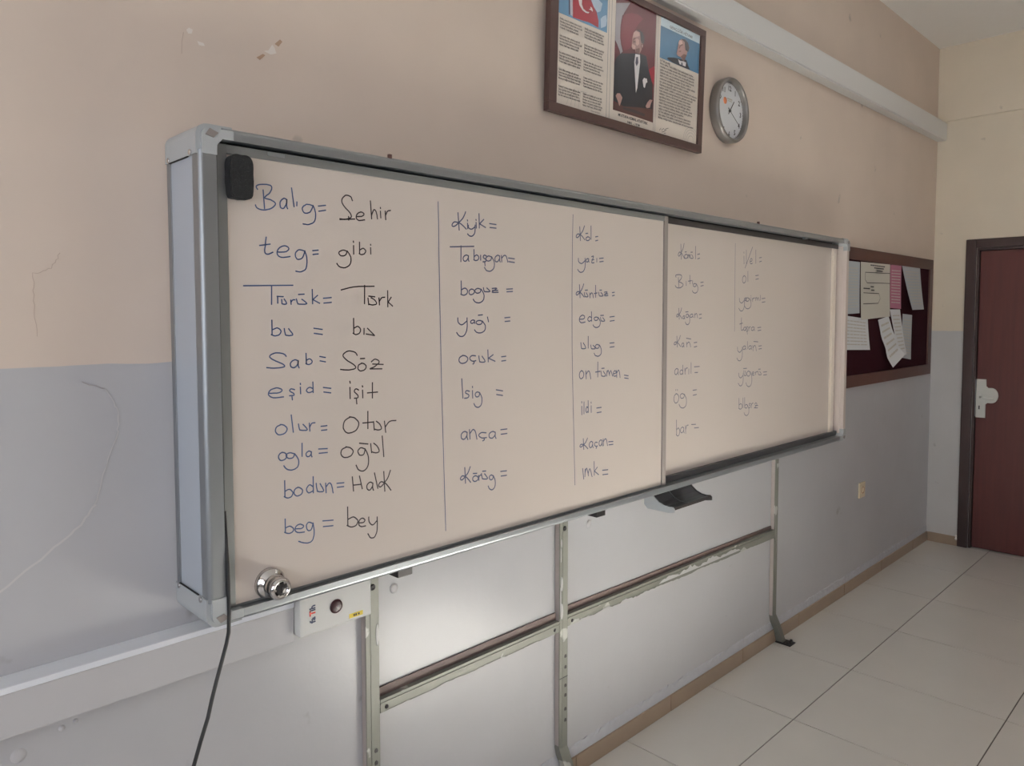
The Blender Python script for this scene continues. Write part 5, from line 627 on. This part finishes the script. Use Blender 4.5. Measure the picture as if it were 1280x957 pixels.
def hand_(ang, l0, l1, w_, y_, nm):
    t = math.radians(90 - ang); MB().ribbon([(CK[0] - l0 * math.cos(t), CK[2] - l0 * math.sin(t)), (CK[0] + l1 * math.cos(t), CK[2] + l1 * math.sin(t))], w_, y_).build(nm, 'ink', ck, recalc=False)
hand_(38, .018, .055, .005, -.0215, 'hour_hand'); hand_(122, .018, .088, .0036, -.0225, 'minute_hand'); hand_(310, .01, .02, .0015, -.0232, 'second_hand')
MB().lathe([(.006, .0186), (.006, .025), (.0005, .026)], CK, 16).build('hand_hub', 'dark_metal', ck)
MB().lathe([(.0145, .0184), (.0145, .0188), (.0005, .0188)], (CK[0] - .036, 0, CK[2] + .038), 24).build('dial_logo', 'orange', ck)
MB().ribbon([(CK[0] - .018, CK[2] + .050), (CK[0] + .022, CK[2] + .050)], .006, -.0187).build('dial_lettering', 'faint', ck, recalc=False)
MB().ribbon([(CK[0] - .012, CK[2] + .042), (CK[0] + .022, CK[2] + .042)], .004, -.0187).build('dial_lettering', 'faint', ck, recalc=False)
recentre(ck)

# ------------------------------------------------------------------ framed poster, top leaning slightly away from the wall
po = thing('framed_poster', 'wide dark brown frame of three prints showing a flag and a suited man', 'poster', (1.79, -.026, 2.283))
po.rotation_euler = (math.atan(.03), 0, 0)
X0, X1, V0, V1 = -.006, .918, -.003, .478
BW = .033
for (a_, b_, c_, d_) in ((X0, X1, V0, V0 + BW - .003), (X0, X1, V1 - BW + .008, V1), (X0, X0 + BW + .006, V0 + BW - .003, V1 - BW + .008), (X1 - BW, X1, V0 + BW - .003, V1 - BW + .008)):
    MB().box(a_, b_, -.008, .014, c_, d_, .002).build('frame_bar', 'wood_frame', po)
PX0, PX1, PV0, PV1 = X0 + BW + .005, X1 - BW + .001, V0 + BW - .004, V1 - BW + .009
pb = MB().box(PX0, PX1, 0.0, .010, PV0, PV1).build('poster_print', 'print', po)
for nm, c in (('flag_red', (150, 30, 48)), ('pole_white', (190, 186, 196)), ('pole_dark', (62, 40, 60)), ('white', (226, 222, 222)), ('cloud', (178, 198, 216)), ('grey_light', (150, 146, 152)),
              ('maroon', (92, 34, 42)), ('bright_red', (112, 44, 54)), ('suit', (34, 36, 44)), ('tie', (78, 74, 90)), ('skin', (168, 134, 128)), ('skin_light', (204, 172, 164)), ('skin_dark', (120, 88, 84)), ('hair', (62, 58, 64)), ('lip', (70, 46, 50)),
              ('desk', (84, 54, 50)), ('desk_dark', (60, 52, 54)), ('sky_blue', (92, 136, 170)), ('deep_blue', (66, 112, 146)), ('header', (206, 224, 232)), ('rule', (110, 106, 112))):
    M['p_' + nm] = new_mat('print_' + nm, srgb(*c), 0.28, noise=.1, nscale=30)
LY = 0.0004
def flat(mat, pts, lay, name='printed_shape'):
    y_ = -LY * (lay + 1); n = len(pts)
    o = MB().add([(a_, y_, b_) for a_, b_ in pts], [tuple(range(n))]).build(name, mat, pb, recalc=False); return o
def rect(mat, a_, b_, c_, d_, lay, name='printed_field'): return flat(mat, [(a_, c_), (b_, c_), (b_, d_), (a_, d_)], lay, name)
rect('p_sky_blue', .034, .291, .312, PV1 - .001, 0); rect('p_maroon', .3365, .5805, .0625, PV1 - .001, 0)
rect('p_deep_blue', .6105, .8835, .305, .4215, 0); rect('p_header', .6105, .8835, .4215, PV1 - .001, 0)
for u in (.2985, .3145, .5830, .5940): rect('p_rule', u, u + .0016, PV0, PV1, 0, 'printed_rule')
CAPV = PV1 - .0015
for nm, lay, pts in [
('flag_red', 1, [(0.1046, 0.3805), (0.1089, 0.3152), (0.1551, 0.3176), (0.1942, 0.321), (0.2431, 0.3164), (0.2431, 0.3381), (0.2324, 0.364), (0.215, 0.3776), (0.1992, 0.3956), (0.1905, 0.4053)]),
('pole_white', 1, [(0.093, 0.3732), (0.0977, 0.3191), (0.1103, 0.3182), (0.1067, 0.3771)]),
('pole_dark', 1, [(0.0869, 0.3714), (0.0899, 0.319), (0.0952, 0.3189), (0.0918, 0.3728)]),
('white', 2, [(0.1331, 0.3827), (0.1403, 0.3628), (0.1569, 0.3504), (0.1734, 0.3468), (0.1881, 0.3488), (0.1928, 0.3542), (0.1781, 0.3521), (0.1615, 0.3567), (0.1529, 0.3683), (0.1537, 0.3886)]),
('white', 2, [(0.1969, 0.3736), (0.1988, 0.367), (0.1891, 0.3623), (0.2017, 0.3627), (0.2091, 0.3597), (0.2105, 0.3652), (0.2053, 0.3719)]),
('cloud', 1, [(0.2008, 0.3961), (0.215, 0.3776), (0.2358, 0.3649), (0.2524, 0.3736), (0.2613, 0.4009), (0.2371, 0.4085)]),
('cloud', 1, [(0.2535, 0.3491), (0.2566, 0.3188), (0.2836, 0.3321), (0.2879, 0.3521), (0.2836, 0.3697), (0.2667, 0.361)]),
('grey_light', 1, [(0.3145, 0.4186), (0.3236, 0.3605), (0.328, 0.3075), (0.3496, 0.2891), (0.3651, 0.2689), (0.3685, 0.2594), (0.3825, 0.2714), (0.371, 0.2944), (0.3655, 0.317), (0.3655, 0.3461), (0.3712, 0.3749), (0.3843, 0.4041), (0.4175, 0.4477)]),
('maroon', 1, [(0.3732, 0.3942), (0.365, 0.3545), (0.3658, 0.3119), (0.3824, 0.2722), (0.4413, 0.2863), (0.502, 0.3018), (0.5746, 0.312), (0.5737, 0.4344), (0.51, 0.4333)]),
('bright_red', 2, [(0.3846, 0.3991), (0.3712, 0.3749), (0.3663, 0.3463), (0.3668, 0.3207), (0.3739, 0.2951), (0.3881, 0.2762), (0.4259, 0.2922), (0.4419, 0.3311), (0.4493, 0.3626), (0.4692, 0.3888), (0.4986, 0.4143), (0.4673, 0.4216), (0.4253, 0.4153)]),
('flag_red', 1, [(0.5414, 0.2444), (0.5588, 0.2101), (0.5815, 0.1939), (0.5881, 0.2408), (0.5772, 0.2663)]),
('suit', 3, [(0.3345, 0.2145), (0.3351, 0.0931), (0.397, 0.0851), (0.4776, 0.0971), (0.5742, 0.1084), (0.5656, 0.2011), (0.5414, 0.2444), (0.5236, 0.2884), (0.4846, 0.2894), (0.3708, 0.2623), (0.3442, 0.2396)]),
('white', 4, [(0.4503, 0.251), (0.4661, 0.146), (0.4739, 0.1646), (0.4863, 0.2593), (0.4837, 0.2841), (0.4556, 0.2808)]),
('tie', 5, [(0.4609, 0.2703), (0.4574, 0.2492), (0.465, 0.2391), (0.4748, 0.2532), (0.4713, 0.2744)]),
('skin', 4, [(0.4568, 0.3637), (0.4408, 0.3517), (0.4344, 0.3309), (0.4316, 0.2988), (0.438, 0.2925), (0.453, 0.2953), (0.4566, 0.2856), (0.4811, 0.2862), (0.4996, 0.3154), (0.5006, 0.3263), (0.4928, 0.3527), (0.4767, 0.3645)]),
('hair', 5, [(0.4568, 0.3637), (0.4799, 0.3618), (0.4845, 0.3365), (0.4897, 0.3263), (0.5052, 0.3274), (0.5071, 0.3492), (0.4952, 0.3657), (0.4734, 0.3689)]),
('skin_light', 5, [(0.4525, 0.36), (0.4409, 0.3491), (0.4358, 0.333), (0.4433, 0.3332), (0.4596, 0.3408), (0.4776, 0.3488), (0.4739, 0.3602)]),
('skin_light', 5, [(0.4511, 0.3299), (0.4582, 0.3229), (0.4549, 0.3151), (0.4644, 0.3103), (0.4761, 0.3203), (0.4753, 0.3342), (0.4629, 0.3363)]),
('skin_light', 5, [(0.4325, 0.3095), (0.433, 0.3009), (0.4394, 0.2946), (0.4529, 0.297), (0.4553, 0.3081), (0.443, 0.3104)]),
('skin_dark', 6, [(0.4433, 0.3332), (0.4507, 0.3368), (0.4539, 0.3341), (0.4451, 0.3284), (0.4394, 0.3217), (0.4363, 0.3227)]),
('skin_dark', 6, [(0.4365, 0.3192), (0.4514, 0.3238), (0.4487, 0.3188), (0.4381, 0.317)]),
('skin_dark', 6, [(0.4883, 0.3233), (0.499, 0.3259), (0.5012, 0.3158), (0.4924, 0.3066), (0.4858, 0.3121)]),
('skin_dark', 5, [(0.4559, 0.2977), (0.4799, 0.3071), (0.4809, 0.2896), (0.4689, 0.2841), (0.4565, 0.2873)]),
('skin_light', 7, [(0.4915, 0.3214), (0.4971, 0.3219), (0.4966, 0.3147), (0.4922, 0.3101)]),
('skin_light', 5, [(0.7367, 0.3995), (0.7525, 0.3997), (0.7585, 0.3898), (0.7448, 0.3827), (0.7309, 0.3812), (0.7303, 0.3904)]),
('skin_dark', 6, [(0.7381, 0.3792), (0.755, 0.389), (0.7623, 0.387), (0.7452, 0.3771), (0.7355, 0.3654), (0.7318, 0.3682)]),
('skin_dark', 6, [(0.7325, 0.3571), (0.7497, 0.3631), (0.7466, 0.3567), (0.7327, 0.3543)]),
('skin_dark', 5, [(0.7478, 0.34), (0.7681, 0.3543), (0.7895, 0.3556), (0.7768, 0.3316), (0.7698, 0.3291)]),
('lip', 7, [(0.4365, 0.3189), (0.4515, 0.323), (0.4487, 0.3188), (0.4381, 0.3179)]),
('white', 4, [(0.5047, 0.1985), (0.512, 0.176), (0.52, 0.1742), (0.5262, 0.1927), (0.535, 0.198), (0.5313, 0.2093), (0.5132, 0.2089)]),
('skin', 4, [(0.3479, 0.1121), (0.3597, 0.0979), (0.3718, 0.0803), (0.3795, 0.0951), (0.387, 0.1133), (0.3723, 0.1253), (0.3557, 0.122)]),
('skin', 4, [(0.528, 0.1101), (0.5374, 0.105), (0.5555, 0.1101), (0.5609, 0.1234), (0.571, 0.1411), (0.5538, 0.1394), (0.5392, 0.1261)]),
('desk', 2, [(0.331, 0.0857), (0.331, 0.0643), (0.5802, 0.0603), (0.5773, 0.109), (0.4773, 0.1039), (0.3967, 0.0901)]),
('desk_dark', 5, [(0.3915, 0.0807), (0.4489, 0.0848), (0.5265, 0.0821), (0.521, 0.0724), (0.4437, 0.0737), (0.3919, 0.0741)]),
('suit', 3, [(0.6564, 0.3111), (0.6661, 0.318), (0.7067, 0.3266), (0.7344, 0.3293), (0.7908, 0.3368), (0.8068, 0.3155), (0.8183, 0.3066), (0.7503, 0.3028), (0.7117, 0.3034)]),
('white', 4, [(0.7311, 0.3267), (0.7427, 0.3105), (0.7854, 0.3107), (0.7879, 0.3266), (0.7699, 0.3272), (0.7489, 0.3233)]),
('tie', 5, [(0.7528, 0.3185), (0.7553, 0.3077), (0.7659, 0.3082), (0.7615, 0.3205)]),
('skin', 4, [(0.7502, 0.4076), (0.7303, 0.3904), (0.7266, 0.367), (0.7195, 0.3428), (0.7303, 0.3378), (0.7479, 0.3382), (0.7699, 0.3281), (0.7896, 0.3537), (0.7955, 0.3723), (0.7861, 0.4042)]),
('hair', 5, [(0.7468, 0.4058), (0.772, 0.4007), (0.7793, 0.3722), (0.7994, 0.3694), (0.8072, 0.3865), (0.797, 0.4031), (0.7749, 0.4109)])
]:
    def clip(pts, f, g_):
        out = []
        for i in range(len(pts)):
            p, q = pts[i - 1], pts[i]
            if f(q):
                if not f(p): out.append(g_(p, q))
                out.append(q)
            elif f(p): out.append(g_(p, q))
        return out
    lo, hi = (.034, .291) if pts[0][0] < .3 else ((.3365, .5805) if pts[0][0] < .6 else (.6105, .8835))
    gv = lambda p, q, v: (p[0] + (q[0] - p[0]) * (v - p[1]) / (q[1] - p[1]), v)
    gu = lambda p, q, u: (u, p[1] + (q[1] - p[1]) * (u - p[0]) / (q[0] - p[0]))
    pts = clip(pts, lambda p: p[1] <= CAPV, lambda p, q: gv(p, q, CAPV))
    pts = clip(pts, lambda p: p[0] >= lo, lambda p, q: gu(p, q, lo)); pts = clip(pts, lambda p: p[0] <= hi, lambda p, q: gu(p, q, hi))
    if lo > .6: pts = clip(pts, lambda p: p[1] >= .305, lambda p, q: gv(p, q, .305))
    if lo < .3: pts = clip(pts, lambda p: p[1] >= .312, lambda p, q: gv(p, q, .312))
    if len(pts) > 2: flat('p_' + nm, pts, lay)
def ptext(s_, u, v, w_, size, mat='text', name='printed_text', align='LEFT', lay=1, line=1.0, off=0.0):
    o = text_mesh(s_, size, mat, name, pb, align, line=line, off=off); a_, b_ = text_width(o)
    sx = w_ / (b_ - a_) if w_ else 1.0
    o.matrix_basis = Matrix.Translation((u - (a_ * sx if align == 'LEFT' else 0), -LY * (lay + 1), v)) @ Matrix.Diagonal((sx, 1, 1, 1)) @ Matrix.Rotation(FLAT, 4, 'X')
    return o
STAN = ["Korkma, sönmez bu şafaklarda yüzen al sancak;\nSönmeden yurdumun üstünde tüten en son ocak.\nO benim milletimin yıldızıdır, parlayacak;\nO benimdir, o benim milletimindir ancak.",
"Çatma, kurban olayım, çehreni ey nazlı hilâl!\nKahraman ırkıma bir gül! Ne bu şiddet, bu celâl?\nSana olmaz dökülen kanlarımız sonra helâl...\nHakkıdır, Hakk'a tapan, milletimin istiklâl!",
"Ben ezelden beridir hür yaşadım, hür yaşarım.\nHangi çılgın bana zincir vuracakmış? Şaşarım!\nKükremiş sel gibiyim, bendimi çiğner, aşarım.\nYırtarım dağları, enginlere sığmam, taşarım.",
"Garbın âfâkını sarmışsa çelik zırhlı duvar,\nBenim iman dolu göğsüm gibi serhaddim var.\nUlusun, korkma! Nasıl böyle bir imanı boğar,\nMedeniyet dediğin tek dişi kalmış canavar?",
"Arkadaş! Yurduma alçakları uğratma, sakın.\nSiper et gövdeni, dursun bu hayâsızca akın.\nDoğacaktır sana va'dettiği günler Hakk'ın...\nKim bilir, belki yarın, belki yarından da yakın.",
"Bastığın yerleri toprak diyerek geçme, tanı:\nDüşün altındaki binlerce kefensiz yatanı.\nSen şehit oğlusun, incitme, yazıktır, atanı:\nVerme, dünyaları alsan da, bu cennet vatanı.",
"Kim bu cennet vatanın uğruna olmaz ki feda?\nŞüheda fışkıracak toprağı sıksan, şüheda!\nCanı, cananı, bütün varımı alsın da Huda,\nEtmesin tek vatanımdan beni dünyada cüda.",
"Ruhumun senden, ilâhi, şudur ancak emeli:\nDeğmesin mabedimin göğsüne namahrem eli.\nBu ezanlar ki şahadetleri dinin temeli,\nEbedî yurdumun üstünde benim inlemeli.",
"O zaman vecd ile bin secde eder varsa taşım,\nHer cerihamda, ilâhi, boşanıp kanlı yaşım,\nFışkırır ruh-ı mücerred gibi yerden na'şım;\nO zaman yükselerek arşa değer belki başım.",
"Dalgalan sen de şafaklar gibi ey şanlı hilâl!\nOlsun artık dökülen kanlarımın hepsi helâl.\nEbediyyen sana yok, ırkıma yok izmihlâl:\nHakkıdır, hür yaşamış, bayrağımın hürriyet,\nHakkıdır, Hakk'a tapan, milletimin istiklâl!"]
for k in range(5):
    ptext(STAN[k], .047, .2935 - k * .0530, .112, .0088, line=1.05, off=.0002)
    ptext(STAN[5 + k], .171, .2935 - k * .0530, .106, .0088, line=1.05, off=.0002)
ptext('Mehmet Akif ERSOY', .215, .034, .05, .0065)
ADD = """Ey Türk gençliği!
Birinci vazifen, Türk istiklâlini, Türk cumhuriyetini, ilelebet,
muhafaza ve müdafaa etmektir. Mevcudiyetinin ve istikbalinin
yegâne temeli budur. Bu temel, senin, en kıymetli hazinendir.
İstikbalde dahi, seni, bu hazineden mahrum etmek isteyecek,
dahilî ve haricî bedhahların olacaktır. Bir gün, istiklâl ve
cumhuriyeti müdafaa mecburiyetine düşersen, vazifeye atılmak
için, içinde bulunacağın vaziyetin imkân ve şeraitini
düşünmeyeceksin! Bu imkân ve şerait, çok nâmüsait bir mahiyette
tezahür edebilir. İstiklâl ve cumhuriyetine kastedecek düşmanlar,
bütün dünyada emsali görülmemiş bir galibiyetin mümessili
olabilirler. Cebren ve hile ile aziz vatanın, bütün kaleleri
zaptedilmiş, bütün tersanelerine girilmiş, bütün orduları
dağıtılmış ve memleketin her köşesi bilfiil işgal edilmiş
olabilir. Bütün bu şeraitten daha elîm ve daha vahim olmak
üzere, memleketin dahilinde, iktidara sahip olanlar gaflet ve
dalâlet ve hattâ hıyanet içinde bulunabilirler.
Ey Türk istikbalinin evlâdı! İşte, bu ahval ve şerait içinde
dahi, vazifen; Türk istiklâl ve cumhuriyetini kurtarmaktır!
Muhtaç olduğun kudret, damarlarındaki asil kanda mevcuttur!"""
ptext(ADD, .614, .293, .262, .0108, line=1.02, off=.0002)
ptext('GENÇLİĞE HİTABE', .668, .4275, .162, .015)
ptext('MUSTAFA KEMAL ATATÜRK', .367, .0465, .18, .0135, off=.0004)
ptext('1881 - 1938', .422, .0305, .076, .0125, off=.0004)
sg = MB()
for pts in ([(.625, .040), (.634, .050), (.640, .042), (.652, .052), (.658, .046), (.670, .054), (.684, .058)], [(.640, .036), (.655, .040), (.672, .050)], [(.655, .034), (.668, .037)]): sg.ribbon(pts, .0016, -LY * 2)
sg.build('signature', 'text', pb, recalc=False)
fl = MB()
for cx_, cv_, r0 in ((.845, .035, .055), (.845, .035, .045), (.845, .035, .034), (.845, .035, .022)):
    fl.ribbon([(cx_ + r0 * math.cos(t), cv_ - .002 + r0 * math.sin(t)) for t in [i * math.pi / 14 for i in range(0, 15)] if cx_ + r0 * math.cos(t) < .884], .003, -LY * 1.2)
0 and fl.ribbon([(.75, .22), (.79, .15), (.82, .08), (.84, .04)], .006, -LY * 1.2)
0 and fl.ribbon([(.12, .12), (.16, .20), (.19, .26), (.20, .30)], .006, -LY * 1.2)
for k in range(4): fl.ribbon([(.09 + .02 * k, .034), (.10 + .02 * k, .06 + .01 * k), (.13 + .02 * k, .09)], .0018, -LY * 1.2)
fl.build('background_ornament', 'faint', pb, recalc=False)
for c in po.children: pass

# ------------------------------------------------------------------ notice board and its papers
nb = thing('notice_board', 'burgundy felt notice board with a brown wooden frame between whiteboard and door', 'notice board', (4.9, 0, 1.21))
NX0, NX1, NZ0, NZ1, NF = 4.04, 5.786, 1.211, 2.005, .068
MB().box(NX0 + NF, NX1 - NF, -.016, -.001, NZ0 + NF, NZ1 - NF).build('felt_panel', 'felt', nb)
for (a_, b_, c_, d_) in ((NX0, NX1, NZ0, NZ0 + NF), (NX0, NX1, NZ1 - NF, NZ1), (NX0, NX0 + NF, NZ0 + NF, NZ1 - NF), (NX1 - NF, NX1, NZ0 + NF, NZ1 - NF)):
    MB().box(a_, b_, -.026, -.001, c_, d_, .003).build('frame_bar', 'cork_frame', nb)
recentre(nb)
def sheet(tl, tr, br, bl_, mat, y0_, curl, label, name='paper_sheet', side=0.0, rule=None, warp=0.0, group='papers pinned to the notice board'):
    """a pinned sheet: grid bent away from the board towards its free lower corners"""
    nx, nz = 6, 10; vs = []
    for j in range(nz + 1):
        v = j / nz
        for i in range(nx + 1):
            u = i / nx
            L_ = Vector(tl).lerp(Vector(bl_), v); R2 = Vector(tr).lerp(Vector(br), v); p = L_.lerp(R2, u)
            y_ = y0_ - curl * v * v * (1 - side + side * (1 - u)) - warp * .5 * (1 + math.sin(v * 14)) * v
            vs.append((p.x + side * .02 * math.sin(v * math.pi) * (1 - u), y_, p.y))
    fs = [(j * (nx + 1) + i, j * (nx + 1) + i + 1, (j + 1) * (nx + 1) + i + 1, (j + 1) * (nx + 1) + i) for j in range(nz) for i in range(nx)]
    m_ = MB(); m_.add(vs, fs, True); o = m_.build(name, mat, None, recalc=False)
    sol = [(x_, y_ + .0006, z_) for x_, y_, z_ in vs]
    tag(o, label, 'paper', group)
    if rule:                                # printed text rows following the sheet's surface
        q = MB(); nr, mu, ml = rule
        for r_ in range(nr):
            v = .12 + .8 * r_ / nr; w_ = .25 / nr
            for i in range(6):
                u0, u1 = mu + (1 - 2 * mu) * i / 6, mu + (1 - 2 * mu) * (i + random.choice((.8, .95, .9))) / 6
                def S(u, v):
                    fi, fj = min(u * nx, nx - 1e-6), min(v * nz, nz - 1e-6); i_, j_ = int(fi), int(fj); a, b2 = fi - i_, fj - j_
                    g_ = lambda ii, jj: Vector(vs[jj * (nx + 1) + ii])
                    p = g_(i_, j_).lerp(g_(i_ + 1, j_), a).lerp(g_(i_, j_ + 1).lerp(g_(i_ + 1, j_ + 1), a), b2); return (p.x, p.y - .0012, p.z)
                q.add([S(u0, v), S(u1, v), S(u1, v + w_), S(u0, v + w_)], [(0, 1, 2, 3)])
        q.build('printed_lines', ml, o, recalc=False)
    return o
sheet((4.25, 1.926), (4.463, 1.927), (4.463, 1.634), (4.25, 1.628), 'grey_paper', -.0175, .004, 'pale grey sheet at the top left of the notice board, half hidden by the whiteboard', rule=(14, .12, 'faint'))
sheet((4.25, 1.622), (4.602, 1.600), (4.633, 1.417), (4.24, 1.430), 'paper', -.0182, .006, 'white landscape sheet below the grey one at the left of the notice board', rule=(8, .1, 'faint'))
cp = sheet((4.471, 1.930), (4.950, 1.936), (4.952, 1.614), (4.479, 1.595), 'cream_paper', -.0190, .006, 'large cream sheet with outlined text boxes in the upper middle of the notice board')
def outline(pts, parent): MB().ribbon(pts, .004, -.0275).build('printed_box', 'ink', parent, recalc=False)
outline([(4.52, 1.871), (4.93, 1.879), (4.932, 1.818), (4.55, 1.811), (4.52, 1.83), (4.52, 1.871)], cp)
outline([(4.50, 1.752), (4.745, 1.752), (4.770, 1.722), (4.737, 1.694), (4.50, 1.688)], cp)
q = MB()
for z_, a_, b_ in ((1.916, 4.60, 4.84), (1.902, 4.66, 4.82), (1.886, 4.70, 4.80), (1.790, 4.61, 4.66), (1.778, 4.50, 4.60), (1.770, 4.62, 4.67)):
    for i in range(7):
        u = a_ + (b_ - a_) * i / 7; q.ribbon([(u, z_), (u + (b_ - a_) * .11, z_)], .007, -.0275)
q.build('printed_title', 'text', cp, recalc=False)
sheet((4.959, 1.935), (5.157, 1.939), (5.156, 1.662), (4.958, 1.667), 'pink_paper', -.0185, .004, 'narrow pink sheet beside the cream one on the notice board', rule=(12, .1, 'faint'))
sheet((5.167, 1.940), (5.520, 1.945), (5.590, 1.661), (5.300, 1.656), 'grey_paper', -.0185, .028, 'white sheet curling forward at the top right of the notice board', side=.6, rule=(12, .12, 'faint'))
sheet((5.205, 1.631), (5.391, 1.623), (5.378, 1.328), (5.190, 1.348), 'grey_paper', -.0175, .004, 'grey sheet hanging rightmost in the lower row of the notice board', rule=(12, .12, 'faint'))
sheet((4.965, 1.658), (5.150, 1.659), (5.262, 1.366), (5.130, 1.361), 'paper', -.0190, .012, 'narrow white sheet hanging below the pink one on the notice board', rule=(10, .15, 'faint'))
sheet((4.759, 1.594), (4.937, 1.617), (5.110, 1.372), (4.900, 1.300), 'paper', -.0215, .034, 'crumpled white sheet hanging askew in the lower middle of the notice board', warp=.012, rule=(6, .15, 'faint'))
